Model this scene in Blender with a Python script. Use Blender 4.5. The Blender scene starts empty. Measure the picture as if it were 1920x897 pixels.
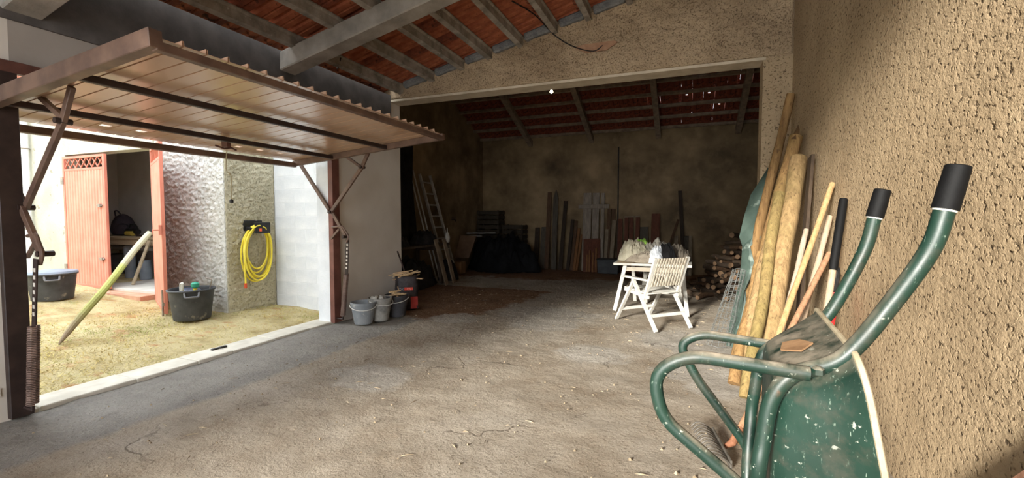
import bpy, bmesh, math, random
from mathutils import Vector, Matrix, noise, Euler
R = math.radians
rnd = random.Random(7)
scene = bpy.context.scene
col = scene.collection

# ------------------------------------------------------------------ camera
CAMZ, YAW, PITCH, F = 1.40, R(21.4), R(-2.76), 840.0
cam_d = bpy.data.cameras.new('camera'); cam_d.sensor_width = 36.0; cam_d.lens = F / 1920 * 36
cam_d.clip_start = 0.05; cam_d.clip_end = 300
cam = bpy.data.objects.new('camera', cam_d); col.objects.link(cam)
cam.location = (0, 0, CAMZ); cam.rotation_euler = (R(90) + PITCH, 0, YAW)
scene.camera = cam

# ------------------------------------------------------------------ world: bright hazy overcast sky
w = bpy.data.worlds.new('world'); scene.world = w; w.use_nodes = True
wn = w.node_tree.nodes; wl = w.node_tree.links
bg = wn['Background']; bg.inputs['Color'].default_value = (0.90, 0.95, 1.0, 1); bg.inputs['Strength'].default_value = 1.0
sun_d = bpy.data.lights.new('sun', 'SUN'); sun_d.energy = 1.9; sun_d.angle = R(8); sun_d.color = (1, .95, .86)
sun = bpy.data.objects.new('sun', sun_d); col.objects.link(sun); sun.rotation_euler = Vector((.28, .94, -.27)).to_track_quat('-Z', 'Y').to_euler()
vs = scene.view_settings
vs.view_transform = 'Standard'; vs.look = 'None'; vs.gamma = 1; vs.exposure = 2.72; vs.use_curve_mapping = False
scene.cycles.max_bounces = 16; scene.cycles.diffuse_bounces = 10

# ------------------------------------------------------------------ helpers
CR = Euler((R(90) + PITCH, 0, YAW)).to_matrix()
def P(px, py, X=None, Y=None, Z=None):
    """world point seen at a photo pixel, on the given plane"""
    d = CR @ Vector(((px - 960) / F, -(py - 448.5) / F, -1))
    if X is not None: t = X / d.x
    elif Y is not None: t = Y / d.y
    else: t = (Z - CAMZ) / d.z
    return Vector((d.x * t, d.y * t, CAMZ + d.z * t))

class MB:
    def __init__(s): s.v = []; s.f = []
    def add(s, vs, fs):
        b = len(s.v); s.v += [tuple(p) for p in vs]; s.f += [tuple(i + b for i in f) for f in fs]; return s
    def box(s, x0, x1, y0, y1, z0, z1):
        if x0 > x1: x0, x1 = x1, x0
        if y0 > y1: y0, y1 = y1, y0
        if z0 > z1: z0, z1 = z1, z0
        return s.add([(x0,y0,z0),(x1,y0,z0),(x1,y1,z0),(x0,y1,z0),(x0,y0,z1),(x1,y0,z1),(x1,y1,z1),(x0,y1,z1)],
              [(0,3,2,1),(4,5,6,7),(0,1,5,4),(1,2,6,5),(2,3,7,6),(3,0,4,7)])
    def bar(s, p, q, w, h, up=(0,0,1), w2=None, h2=None):
        p, q = Vector(p), Vector(q); d = (q - p).normalized(); up = Vector(up)
        if abs(d.dot(up)) > .98: up = Vector((1, 0, 0))
        sd = d.cross(up).normalized(); u = sd.cross(d).normalized()
        vs = []
        for c, ww, hh in ((p, w, h), (q, w2 or w, h2 or h)):
            for a, b in ((-1,-1),(1,-1),(1,1),(-1,1)): vs.append(c + sd*a*ww/2 + u*b*hh/2)
        return s.add(vs, [(0,1,2,3),(7,6,5,4),(0,4,5,1),(1,5,6,2),(2,6,7,3),(3,7,4,0)])
    def tube(s, pts, r, n=10, closed=False):
        pts = [Vector(p) for p in pts]; m = len(pts)
        rr = r if isinstance(r, (list, tuple)) else [r] * m
        T = []
        for i in range(m):
            if closed: t = pts[(i+1) % m] - pts[i-1]
            else: t = pts[min(i+1, m-1)] - pts[max(i-1, 0)]
            T.append(t.normalized())
        a = Vector((0,0,1)) if abs(T[0].z) < .9 else Vector((1,0,0))
        nrm = T[0].cross(a).normalized(); vs = []
        for i in range(m):
            nrm = (nrm - T[i] * nrm.dot(T[i])).normalized(); bn = T[i].cross(nrm)
            for k in range(n):
                an = 2*math.pi*k/n; vs.append(pts[i] + (nrm*math.cos(an) + bn*math.sin(an)) * rr[i])
        fs = []
        for i in range(m if closed else m-1):
            j = (i+1) % m
            for k in range(n): fs.append((i*n+k, i*n+(k+1)%n, j*n+(k+1)%n, j*n+k))
        if not closed: fs.append(tuple(range(n-1,-1,-1))); fs.append(tuple((m-1)*n+k for k in range(n)))
        return s.add(vs, fs)
    def lathe(s, prof, c=(0,0,0), n=24, sx=1, sy=1):
        vs = []; m = len(prof)
        for r, z in prof:
            for k in range(n):
                an = 2*math.pi*k/n; vs.append((c[0]+r*sx*math.cos(an), c[1]+r*sy*math.sin(an), c[2]+z))
        fs = []
        for i in range(m-1):
            for k in range(n): fs.append((i*n+k, i*n+(k+1)%n, (i+1)*n+(k+1)%n, (i+1)*n+k))
        fs.append(tuple(range(n-1,-1,-1))); fs.append(tuple((m-1)*n+k for k in range(n)))
        return s.add(vs, fs)
    def prism(s, poly, ext):
        """closed polygon of 3-D points pushed along ext"""
        poly = [Vector(p) for p in poly]; n = len(poly); e = Vector(ext)
        fs = [tuple(range(n-1,-1,-1)), tuple(range(n, 2*n))] + [(i, (i+1)%n, n+(i+1)%n, n+i) for i in range(n)]
        return s.add(poly + [p + e for p in poly], fs)
    def mesh(s, name, mat=None, smooth=False, bevel=0, angle=35, seg=1):
        me = bpy.data.meshes.new(name); me.from_pydata(s.v, [], s.f)
        bm = bmesh.new(); bm.from_mesh(me)
        bmesh.ops.recalc_face_normals(bm, faces=bm.faces)
        if bevel:
            ed = [e for e in bm.edges if len(e.link_faces) == 2 and e.calc_face_angle(0) > R(25)]
            bmesh.ops.bevel(bm, geom=ed, offset=bevel, segments=seg, affect='EDGES', profile=.5, clamp_overlap=True)
        bm.to_mesh(me); bm.free()
        if smooth:
            me.polygons.foreach_set('use_smooth', [True]*len(me.polygons)); me.set_sharp_from_angle(angle=R(angle))
        if mat: me.materials.append(mat)
        me.update(); return me
    def build(s, name, mat, parent=None, **k):
        return link(name, s.mesh(name, mat, **k), parent)

def link(name, me, parent=None):
    o = bpy.data.objects.new(name, me); col.objects.link(o)
    if parent is not None:
        o.parent = parent
        o.matrix_parent_inverse = parent.matrix_basis.inverted()
    return o
def local(o, parent):               # part already built in its thing's own space
    o.parent = parent; o.matrix_parent_inverse = Matrix(); return o
def empty(name, loc=(0,0,0), rz=0):
    o = bpy.data.objects.new(name, None); col.objects.link(o); o.location = loc; o.rotation_euler = (0,0,rz)
    o.empty_display_size = .1; o.matrix_basis = Matrix.Translation(loc) @ Matrix.Rotation(rz, 4, 'Z')
    return o
def tag(o, label, cat, group=None):
    o['label'] = label; o['category'] = cat
    if group: o['group'] = group
    return o
def struct(o, label=None):
    o['kind'] = 'structure'
    if label: o['label'] = label
    return o
def arc(pts, n=6):
    """smooth Catmull-Rom path through pts"""
    pts = [Vector(p) for p in pts]; out = []
    for i in range(len(pts)-1):
        p0, p1, p2, p3 = pts[max(i-1,0)], pts[i], pts[i+1], pts[min(i+2,len(pts)-1)]
        for k in range(n):
            t = k/n; out.append(.5*((2*p1)+(p2-p0)*t+(2*p0-5*p1+4*p2-p3)*t*t+(3*p1-p0-3*p2+p3)*t**3))
    out.append(pts[-1]); return out
def fillet(pts, r, n=5):
    """polyline with rounded corners"""
    pts = [Vector(p) for p in pts]; out = [pts[0]]
    for i in range(1, len(pts)-1):
        a, b, c = pts[i-1], pts[i], pts[i+1]; rr = r[i-1] if isinstance(r, (list, tuple)) else r
        rr = min(rr, (a-b).length*.49, (c-b).length*.49)
        p, q = b + (a-b).normalized()*rr, b + (c-b).normalized()*rr
        for k in range(n+1):
            t = k/n; out.append(p*(1-t)**2 + b*2*t*(1-t) + q*t*t)
    out.append(pts[-1]); return out

def rough_face(name, o, u, v, nrm, st, amp, mat, parent, thick=.03, sc=9.0, fade=.12):
    """slab of roughcast: grid over o + a*u + b*v pushed along nrm by noise, closed at the back"""
    o, u, v, nrm = Vector(o), Vector(u), Vector(v), Vector(nrm); nu, nv = max(2, int(u.length/st)), max(2, int(v.length/st)); vs, fs = [], []
    for j in range(nv+1):
        for i in range(nu+1):
            p = o + u*(i/nu) + v*(j/nv); q = Vector((p.x*sc*.75, p.y*sc*.75, p.z*sc*1.2))
            h = noise.noise(q) + .6*noise.noise(q*2.3) + .35*noise.noise(q*5.1); h = abs(h)**.8*(1 if h > 0 else -.6)
            e = min(1, min(i, nu-i, j, nv-j)*st/fade + .25); vs.append(p + nrm*(h*amp*e))
    w_ = nu+1; fs = [(j*w_+i, j*w_+i+1, (j+1)*w_+i+1, (j+1)*w_+i) for j in range(nv) for i in range(nu)]
    rim = [i for i in range(nu)] + [j*w_+nu for j in range(nv)] + [nv*w_+i for i in range(nu, 0, -1)] + [j*w_ for j in range(nv, 0, -1)]
    b = len(vs); vs += [Vector(vs[i]) - nrm*(thick + (Vector(vs[i])-(o)).dot(nrm)) for i in rim]
    fs += [(rim[k], rim[(k+1) % len(rim)], b+(k+1) % len(rim), b+k) for k in range(len(rim))]
    me = bpy.data.meshes.new(name); me.from_pydata([tuple(p) for p in vs], [], fs)
    bm = bmesh.new(); bm.from_mesh(me); bmesh.ops.recalc_face_normals(bm, faces=bm.faces); bm.to_mesh(me); bm.free()
    me.polygons.foreach_set('use_smooth', [True]*len(fs)); me.materials.append(mat)
    return link(name, me, parent)

# ------------------------------------------------------------------ materials
def c(r, g, b):
    f = lambda x: ((x/255+.055)/1.055)**2.4 if x > 10 else x/255/12.92
    return (f(r), f(g), f(b), 1)
class NT:
    def __init__(s, name):
        s.m = bpy.data.materials.new(name); s.m.use_nodes = True; s.n = s.m.node_tree.nodes; s.l = s.m.node_tree.links
        s.b = s.n['Principled BSDF']; s.tc = s.n.new('ShaderNodeTexCoord')
    def vec(s, stretch=(1,1,1), src='Object'):
        mp = s.n.new('ShaderNodeMapping'); mp.inputs['Scale'].default_value = stretch; s.l.new(s.tc.outputs[src], mp.inputs[0]); return mp.outputs[0]
    def noise(s, v, scale, detail=5, rough=.55, dist=0):
        t = s.n.new('ShaderNodeTexNoise'); t.inputs['Scale'].default_value = scale; t.inputs['Detail'].default_value = detail
        t.inputs['Roughness'].default_value = rough; t.inputs['Distortion'].default_value = dist; s.l.new(v, t.inputs['Vector']); return t.outputs['Fac']
    def vor(s, v, scale, feat='F1', out='Distance'):
        t = s.n.new('ShaderNodeTexVoronoi'); t.feature = feat; t.inputs['Scale'].default_value = scale; s.l.new(v, t.inputs['Vector']); return t.outputs[out]
    def ramp(s, fac, stops, interp='LINEAR'):
        r = s.n.new('ShaderNodeValToRGB'); e = r.color_ramp.elements; r.color_ramp.interpolation = interp
        while len(e) < len(stops): e.new(.5)
        for el, (p, cl) in zip(e, stops): el.position = p; el.color = cl if len(cl) == 4 else (*cl, 1)
        s.l.new(fac, r.inputs[0]); return r.outputs[0]
    def step(s, fac, a, b): return s.ramp(fac, [(a, (0,0,0,1)), (b, (1,1,1,1))])
    def mix(s, fac, a, b, mode='MIX'):
        m = s.n.new('ShaderNodeMix'); m.data_type = 'RGBA'; m.blend_type = mode
        for i, x in ((0, fac), (6, a), (7, b)):
            if hasattr(x, 'is_linked'): s.l.new(x, m.inputs[i])
            else: m.inputs[i].default_value = x
        return m.outputs[2]
    def math(s, op, a, b=None):
        m = s.n.new('ShaderNodeMath'); m.operation = op
        for i, x in ((0, a), (1, b)):
            if x is None: continue
            if hasattr(x, 'is_linked'): s.l.new(x, m.inputs[i])
            else: m.inputs[i].default_value = x
        return m.outputs[0]
    def attr(s, name):
        a = s.n.new('ShaderNodeAttribute'); a.attribute_name = name
        sp = s.n.new('ShaderNodeSeparateColor'); s.l.new(a.outputs['Color'], sp.inputs[0]); return sp.outputs
    def bump(s, h, strength=.5, dist=.01):
        b = s.n.new('ShaderNodeBump'); b.inputs['Strength'].default_value = strength; b.inputs['Distance'].default_value = dist
        s.l.new(h, b.inputs['Height'])
        prev = s.b.inputs['Normal'].links
        if prev: s.l.new(prev[0].from_socket, b.inputs['Normal'])
        s.l.new(b.outputs[0], s.b.inputs['Normal'])
    def out(s, color, rough=.8, metal=0, spec=.35):
        if hasattr(color, 'is_linked'): s.l.new(color, s.b.inputs['Base Color'])
        else: s.b.inputs['Base Color'].default_value = color
        if hasattr(rough, 'is_linked'): s.l.new(rough, s.b.inputs['Roughness'])
        else: s.b.inputs['Roughness'].default_value = rough
        s.b.inputs['Metallic'].default_value = metal; s.b.inputs['Specular IOR Level'].default_value = spec
        return s.m
MATS = {}
def pm(name, lo, hi, scale=6, rough=.8, bump=.3, bscale=60, bdist=.006, metal=0, stretch=(1,1,1), speck=None, spec=.35, src='Object', lohi=(.35,.65)):
    """two-tone noise colour, fine bump, optional (colour, scale, threshold) specks"""
    if name in MATS: return MATS[name]
    t = NT(name); v = t.vec(stretch, src)
    cl = t.ramp(t.noise(v, scale), [(lohi[0], lo), (lohi[1], hi)])
    if speck:
        sc, ss, th = speck; k = t.step(t.noise(v, ss, 3), th, th+.06); cl = t.mix(k, cl, sc)
    if bump: t.bump(t.noise(v, bscale, 4), bump, bdist)
    MATS[name] = t.out(cl, rough, metal, spec); return MATS[name]
# ================================================================== MATERIALS OF THE SETTING
def stucco(name, lo, hi, pit_shade, th=.62, rel=.02, pscale=34, big=1.1, stretch=(1,1,1), blocks=None, pd=4):
    t = NT(name); v = t.vec(stretch); v1 = t.vec()
    cl = t.ramp(t.noise(v1, big, 6, .6), [(.3, lo), (.7, hi)])
    n1 = t.noise(v, pscale, pd, .6)
    cl = t.mix(t.math('MULTIPLY', t.step(n1, th, th+.08), .8), cl, pit_shade)  # dark pits: shade inside the hollows painted into the colour
    n2 = t.noise(v1, 3.2, 5); cl = t.mix(t.math('MULTIPLY', t.step(n2, .52, .75), .35), cl, tuple(min(1,x*1.25) for x in hi[:3])+(1,))
    t.bump(t.noise(v, pscale*.45, 5, .7), .9, rel)
    t.bump(t.math('MULTIPLY', t.step(n1, th-.06, th+.08), -1), .8, rel*.6)
    if blocks:
        br = t.n.new('ShaderNodeTexBrick'); br.inputs['Scale'].default_value = 1.0
        br.inputs['Brick Width'].default_value = .5; br.inputs['Row Height'].default_value = .2; br.inputs['Mortar Size'].default_value = .012
        mp = t.vec((1,1,1)); rot = t.n.new('ShaderNodeMapping'); rot.inputs['Rotation'].default_value = blocks; t.l.new(mp, rot.inputs[0]); t.l.new(rot.outputs[0], br.inputs['Vector'])
        t.bump(br.outputs['Fac'], .35, .006)
    return t.out(cl, .92, 0, .2)
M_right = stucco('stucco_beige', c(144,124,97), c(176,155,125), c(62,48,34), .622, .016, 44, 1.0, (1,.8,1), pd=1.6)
M_arch = stucco('stucco_arch', c(146,125,99), c(184,162,132), c(84,68,50), .60, .02, 52, 1.3, (1,1,1), blocks=(R(90),0,0))
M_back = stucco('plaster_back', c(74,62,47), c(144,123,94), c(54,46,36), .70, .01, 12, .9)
M_grey = pm('plaster_grey', c(198,190,180), c(210,203,194), 1.5, .85, .25, 30, .004)
M_grey_shade = pm('plaster_grey_shade', c(144,136,129), c(160,152,145), 1.2, .85, .2, 30, .004)  # same grey plaster, shade above the opening put into the colour
M_yardw = stucco('stucco_yard', c(184,186,182), c(210,211,207), c(146,146,142), .62, .02, 40, 1.2)
M_white = pm('painted_block', c(206,212,218), c(224,228,232), 3, .85, .4, 40, .008)
M_conc = pm('concrete_beam', c(118,112,104), c(160,152,142), 7, .9, .5, 70, .006, speck=(c(180,174,166), 30, .66))
M_tile = pm('terracotta', c(136,72,49), c(168,98,68), 9, .75, .3, 60, .003, speck=(c(90,44,30), 14, .62))
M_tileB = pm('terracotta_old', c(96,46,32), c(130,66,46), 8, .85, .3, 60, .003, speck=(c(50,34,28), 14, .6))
M_slab = pm('threshold_concrete', c(188,184,172), c(212,208,196), 5, .9, .35, 90, .004)
M_rust = pm('brown_steel', c(74,46,40), c(98,62,52), 9, .55, .12, 60, .002, spec=.45)
M_batten = pm('old_batten', c(112,98,84), c(140,124,106), 9, .85, .4, 50, .004)

def floor_mat():
    t = NT('floor_concrete_dirt'); v = t.vec(); a = t.attr('zone')
    base = t.ramp(t.noise(v, 1.3, 7, .62), [(.30, c(154,138,118)), (.5, c(178,166,149)), (.7, c(198,188,173))])
    conc = t.ramp(t.noise(v, 2.2, 6, .6), [(.3, c(146,142,136)), (.7, c(176,172,164))])
    dirt = t.ramp(t.noise(v, 2.5, 6, .6), [(.3, c(118,86,62)), (.7, c(150,114,85))])
    pale = t.ramp(t.noise(v, 6, 4), [(.3, c(178,172,162)), (.7, c(204,198,188))])
    wob = t.noise(v, 3.5, 5, .65)
    def edge(ch, w=.5): return t.step(t.math('ADD', ch, t.math('MULTIPLY', t.math('SUBTRACT', wob, .5), w)), .42, .58)
    cl = t.mix(edge(a[0], .35), base, conc)
    cl = t.mix(t.math('MULTIPLY', edge(a[1], .9), .95), cl, dirt)
    cl = t.mix(t.math('MULTIPLY', edge(a[2], .9), .75), cl, pale)
    fine = t.noise(v, 55, 4, .7)
    cl = t.mix(t.math('MULTIPLY', t.step(fine, .57, .68), .55), cl, c(84,72,58))
    fine2 = t.noise(v, 24, 4, .7)
    cl = t.mix(t.math('MULTIPLY', t.step(fine2, .58, .72), .4), cl, c(205,194,174))
    v2 = t.n.new('ShaderNodeVectorMath'); v2.operation = 'ADD'
    nz = t.n.new('ShaderNodeTexNoise'); nz.inputs['Scale'].default_value = 2.6; nz.inputs['Detail'].default_value = 6; t.l.new(v, nz.inputs['Vector'])
    sc = t.n.new('ShaderNodeVectorMath'); sc.operation = 'SCALE'; sc.inputs['Scale'].default_value = .8; t.l.new(nz.outputs['Color'], sc.inputs[0])
    t.l.new(v, v2.inputs[0]); t.l.new(sc.outputs[0], v2.inputs[1])
    cr = t.vor(v2.outputs[0], .85, 'DISTANCE_TO_EDGE')
    crk = t.math('MULTIPLY', t.math('SUBTRACT', 1, t.step(cr, .004, .014)), t.step(t.noise(v, .9, 3), .52, .6))
    cl = t.mix(t.math('MULTIPLY', crk, .6), cl, c(84,72,60))
    t.bump(t.noise(v, 46, 5, .75), 1.0, .03)
    t.bump(t.noise(v, 12, 6, .65), .7, .05)
    t.bump(t.math('MULTIPLY', crk, -1), .6, .015)
    return t.out(cl, .93, 0, .2)

# ================================================================== SETTING
XD, XR, YA, YB = -4.37, 1.07, 5.92, 11.9      # door wall, right wall, arch wall, back wall
XL2, XR2, YF = -5.58, 1.5, -3.2
def jz(X): return 3.946 + .2226 * (X + 1.267)  # underside of the front roof joists
def bz(Y): return 3.37 + .395 * (YB - Y)       # underside of the back roof rafters

# floor ------------------------------------------------------------
def make_floor():
    st = .05; xs = [XL2-.1 + i*st for i in range(int((XR2+.2-XL2)/st)+2)]; ys = [YF-.1 + i*st for i in range(int((YB+.2-YF)/st)+2)]
    vs, cs = [], []
    pal = [(-1.9,6.2,.55),(-.9,4.6,.30),(-2.6,3.2,.30),(.1,5.4,.5),(-1.75,5.6,.35),(-3.0,5.5,.28),(.1,4.35,.3),(.25,4.0,.2)]
    for y in ys:
        for x in xs:
            p = Vector((x, y, 0))
            z = -.016 + .012*noise.noise(p*1.1) + .008*noise.noise(p*4.3) + .006*noise.noise(p*11)
            if x < XD+.04: z = min(z, -.004) if y < 5 else z
            vs.append((x, y, z))
            band = max(0, min(1, .5 + (-3.42 - .10*max(0,(2.6-y)) - x)/.5)) if y < 5.3 else 0
            dd = max(0, min(1, .5+((-2.9+(y-5.2)*.18) - x)/.9)) * max(0, min(1, (y-4.9)/.9)) if y < 8.2 else 0
            dd = max(dd, max(0, min(1, (y - (8.6 + .35*max(0, x+3)))/2.2)))
            pl = max([0] + [max(0, 1.1 - math.hypot((x-a)/1.25, y-b)/r*.6) for a, b, r in pal])
            cs.append((band, dd, pl, 1))
    nx = len(xs); fs = [(j*nx+i, j*nx+i+1, (j+1)*nx+i+1, (j+1)*nx+i) for j in range(len(ys)-1) for i in range(nx-1)]
    me = bpy.data.meshes.new('floor'); me.from_pydata(vs, [], fs)
    at = me.color_attributes.new('zone', 'FLOAT_COLOR', 'POINT'); at.data.foreach_set('color', [k for q in cs for k in q])
    me.polygons.foreach_set('use_smooth', [True]*len(me.polygons)); me.materials.append(floor_mat())
    return struct(link('floor', me), 'rough dirty concrete floor with patches and cracks')
floor = make_floor()

# walls ------------------------------------------------------------
DY0, DY1, DZ = 1.66, 4.63, 2.44                # the tip-up door's opening
m = MB(); T = .22
m.box(XD-T, XD, 0.9, DY0, -.1, 3.3); m.box(XD-T, XD, DY1, YA+.25, -.1, 3.3); 
wl_ = struct(m.build('wall_left', M_grey), 'smooth grey plaster wall beside the garage opening')
m = MB().box(XD-T, XD, DY0, DY1, DZ, 3.3); link('lintel', m.mesh('lintel', M_grey_shade), wl_)
m = MB().box(XD-T, XD, YF, .9, -.1, 3.3)
struct(m.build('wall_left_near', M_grey))
# right wall follows the roof slope, pier and arch wall
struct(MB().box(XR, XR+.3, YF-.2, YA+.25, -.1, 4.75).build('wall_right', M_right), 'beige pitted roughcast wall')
m = MB()
zl = 3.22
m.prism([(XD-.001, YA, zl), (XR+.001, YA, zl), (XR+.001, YA, 4.7), (XD-.001, YA, jz(XD)+.12)], (0, .25, 0))
arch = struct(m.build('wall_middle', M_arch), 'rough rendered wall above the opening to the back room')
rough_face('render_coat', (XD+.02, YA-.015, zl+.02), (XR-XD-.03, 0, 0), (0, 0, .88), (0, -1, 0), .022, .022, M_arch, arch, .02, 15)
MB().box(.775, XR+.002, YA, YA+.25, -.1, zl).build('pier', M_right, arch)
ms = MB().box(XD, .80, YA-.012, YA+.26, zl-.02, zl+.012)
ms.build('lintel_edge', pm('lintel_plaster', c(176,162,140), c(200,186,164), 5, .9, .5, 40, .008), arch)
# back room
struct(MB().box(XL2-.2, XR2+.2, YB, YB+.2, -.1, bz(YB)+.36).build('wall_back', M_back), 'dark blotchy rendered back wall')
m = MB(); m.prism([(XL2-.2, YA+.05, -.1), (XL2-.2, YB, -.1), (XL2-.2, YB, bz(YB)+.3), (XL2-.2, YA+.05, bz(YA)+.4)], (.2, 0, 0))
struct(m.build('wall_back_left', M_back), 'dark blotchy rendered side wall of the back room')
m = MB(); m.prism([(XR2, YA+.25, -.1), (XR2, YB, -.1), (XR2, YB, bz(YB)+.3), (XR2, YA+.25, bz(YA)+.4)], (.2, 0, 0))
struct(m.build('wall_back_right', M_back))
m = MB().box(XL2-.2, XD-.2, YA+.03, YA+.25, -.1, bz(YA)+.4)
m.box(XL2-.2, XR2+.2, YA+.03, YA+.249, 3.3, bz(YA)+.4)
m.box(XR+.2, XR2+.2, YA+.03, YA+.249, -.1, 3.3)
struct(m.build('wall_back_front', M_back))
struct(MB().box(XD-T, XD, YF-.2, YF, -.1, 3.3).box(XR-.2, XR+.3, YF-.2, YF, -.1, 4.7).build('wall_front', M_grey), 'wall with a wide open bay behind the viewer')
struct(MB().box(XD-.5, XR+3, -9, YF-.2, -.12, -.015).build('ground_front', M_slab), 'unseen concrete apron made pale to bounce light into the open bay')  # out of view, pale so that it throws light indoors
struct(MB().box(-15, -5.2, -6.5, -1.3, -.1, 6.2).build('yard_shade_block', pm('shade_block_render', c(190,184,170), c(206,200,188), 2, .9, .3)), 'unseen block added to keep sky and sun off the yard')  # invented block out of view, added to shade the yard
# threshold
thr = empty('threshold', (XD-.15, 3.1, 0)); struct(thr, 'pale concrete strip of slabs under the garage opening')
yy = 0.9; k = 0
for ln in (.83, .62, .52, .36, .50, .52, .60, .75):
    MB().box(XD-.31, XD-.012, yy+.004, yy+ln-.004, -.06, .012 + .004*(k%2)).build('slab', M_slab, thr, bevel=.006); yy += ln; k += 1
MB().box(-4.60, -4.57, 3.14, 3.30, .014, .03).build('floor_bolt', pm('dark_iron', c(40,38,36), c(58,54,50), 20, .6, .1), thr)

# front roof ---------------------------------------------------------
roof = empty('ceiling_front', (-2, 3, jz(-2))); struct(roof, 'sloping roof of concrete joists and terracotta tiles seen from below')
JX = [-4.14, -3.585, -3.084, -2.65, -2.18, -1.69, -1.24, -.72, -.24, .23, .70]
sl = math.atan(.2226)
for X in JX:
    z = jz(X); nxt = .035
    # T-shaped precast joist
    mj = MB(); pr = [(-.035,0),(.035,0),(.05,.09),(.07,.11),(.07,.125),(-.07,.125),(-.07,.11),(-.05,.09)]
    pr = [(X + a*math.cos(sl) - b*math.sin(sl), YF, z + a*math.sin(sl) + b*math.cos(sl)) for a, b in pr]
    mj.prism(pr, (0, YA-YF+.06, 0)); mj.build('joist', M_conc, roof)
def tile_mesh(name, L, W, mat, hole=False):
    """interlocking pan tile seen from below: raised roll, two channels, nose lip; x down the slope, y across"""
    prof = [(0,.030),(.10,.046),(.20,.030),(.24,.006),(.50,.000),(.54,.022),(.60,.022),(.64,.000),(.92,.004),(1.0,.026)]
    m = MB(); th = .016; n = len(prof)
    vs = []
    for x, dz in ((-L/2, 0), (L/2, 0)):
        for a, b in prof: vs.append((x, (a-.5)*W, b+dz))
        for a, b in prof: vs.append((x, (a-.5)*W, b+th+dz))
    fs = []
    for i in range(n-1):
        fs.append((i, i+1, 2*n+i+1, 2*n+i)); fs.append((n+i, 3*n+i, 3*n+i+1, n+i+1))
        fs.append((i, n+i, n+i+1, i+1)); fs.append((2*n+i, 2*n+i+1, 3*n+i+1, 3*n+i))
    fs.append((0, 2*n, 3*n, n)); fs.append((n-1, 2*n-1, 4*n-1, 3*n-1))
    m.add(vs, fs)
    m.box(-L/2, -L/2+.02, -W/2, W/2, -.018, .004)      # nib / nose lip under the tile
    return m.mesh(name, mat)
TW = .225
tmeA = tile_mesh('tile', .52, TW, M_tile)
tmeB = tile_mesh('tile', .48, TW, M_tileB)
M_tile2 = pm('terracotta_dark', c(98,50,36), c(138,74,52), 9, .8, .3, 60, .003, speck=(c(70,40,30), 14, .58))
tmeA2 = tile_mesh('tile', .52, TW, M_tile2)
rows = [(JX[i]+JX[i+1])/2 for i in range(len(JX)-1)]
rows = [-4.6] + rows + [1.0]
rest = MB()
for i, X in enumerate(rows):
    y = YF
    while y < YA:
        vis = X < .1 and y > .9 + max(0, (X+3.4))*.55
        z = jz(X) + .15; gap = (JX[i]-JX[i-1]+.07)/.52 if 0 < i < len(JX) else 1.1
        if vis:
            o = link('tile', tmeA if rnd.random() < .75 else tmeA2); o.parent = roof; o.matrix_parent_inverse = roof.matrix_basis.inverted()
            o.location = (X, y + TW/2, z); o.scale = (gap, 1, 1); o.rotation_euler = (rnd.uniform(-.012,.012), -sl - .045, rnd.uniform(-.008,.008))
        else:
            ca, sa = math.cos(sl+.045), math.sin(sl+.045)
            v0 = [(X + s*.26*ca, y+t, z + s*.26*sa + h) for s in (-gap,gap) for t in (.002, TW-.002) for h in (0,.03)]
            rest.add(v0, [(0,1,3,2),(4,6,7,5),(0,4,5,1),(2,3,7,6),(0,2,6,4),(1,5,7,3)])
        y += TW
o = rest.build('tile_field', M_tile, roof); o['kind'] = 'stuff'
# mortar fillets where the tiles meet the rough wall
mg = pm('grey_mortar', c(96,98,100), c(128,128,126), 8, .95, .8, 40, .02)
for i in range(len(JX)-1):
    a, b = JX[i]+.06, JX[i+1]-.06
    MB().bar((a, YA-.03, jz(a)+.10), (b, YA-.03, jz(b)+.10), .10, .11).build('mortar', mg, roof, bevel=.02)
# big sloping concrete rafters under the joists
for y0, x1, lo_ in ((3.86, 1.07, .19), (1.62, 1.07, .45)):
    pr = [(XD-.02, y0, jz(XD)-lo_), (x1, y0, jz(x1)-lo_), (x1, y0, jz(x1)+.02), (XD-.02, y0, jz(XD)+.02)]
    MB().prism(pr, (0, .22, 0)).build('rafter', pm('rafter_concrete', c(128,122,114), c(160,152,142), 4, .9, .4, 40, .008), roof, bevel=.012)
struct(MB().box(XD-.24, XD+.025, YF, YA-.01, 2.76, 3.3).build('trim_1', pm('wall_plate', c(70,66,64), c(90,85,82), 5, .9, .3)), 'concrete wall plate under the eaves')

# back roof ----------------------------------------------------------
broof = empty('ceiling_back', (-2, 9, bz(9))); struct(broof, 'sloping back roof of rafters, battens and old tiles')
bs = math.atan(.395)
RX = [-5.5, -4.10, -2.40, -.72, 1.07]
for X in RX[1:]:
    pr = [(X-.06, YA+.25, bz(YA+.25)), (X+.06, YA+.25, bz(YA+.25)), (X+.06, YA+.25, bz(YA+.25)+.15), (X-.06, YA+.25, bz(YA+.25)+.15)]
    MB().prism(pr, (0, YB-YA-.2, -(YB-YA-.2)*.395)).build('rafter', M_batten, broof)
BY = [12.17 - i*.42 for i in range(14)]
for Y in BY[1:]:
    MB().bar((XL2-.05, Y, bz(Y)+.185), (XR2+.05, Y, bz(Y)+.185), .05, .065, up=(0, .37, .93)).build('batten', M_batten, broof)
def hole_tile():
    m = MB(); L, W = .46, TW
    for x0, x1, y0, y1 in ((-L/2,L/2,-W/2,-.02),(-L/2,L/2,.02,W/2),(-L/2,-.02,-.02,.02),(.02,L/2,-.02,.02)): m.box(x0,x1,y0,y1,.0,.02)
    return m.mesh('tile', M_tileB)
tmeH = hole_tile()
HOLES = {(27,2),(26,3),(24,3),(29,4),(26,5),(21,3)}
restb = MB(); nb = 0
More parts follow.
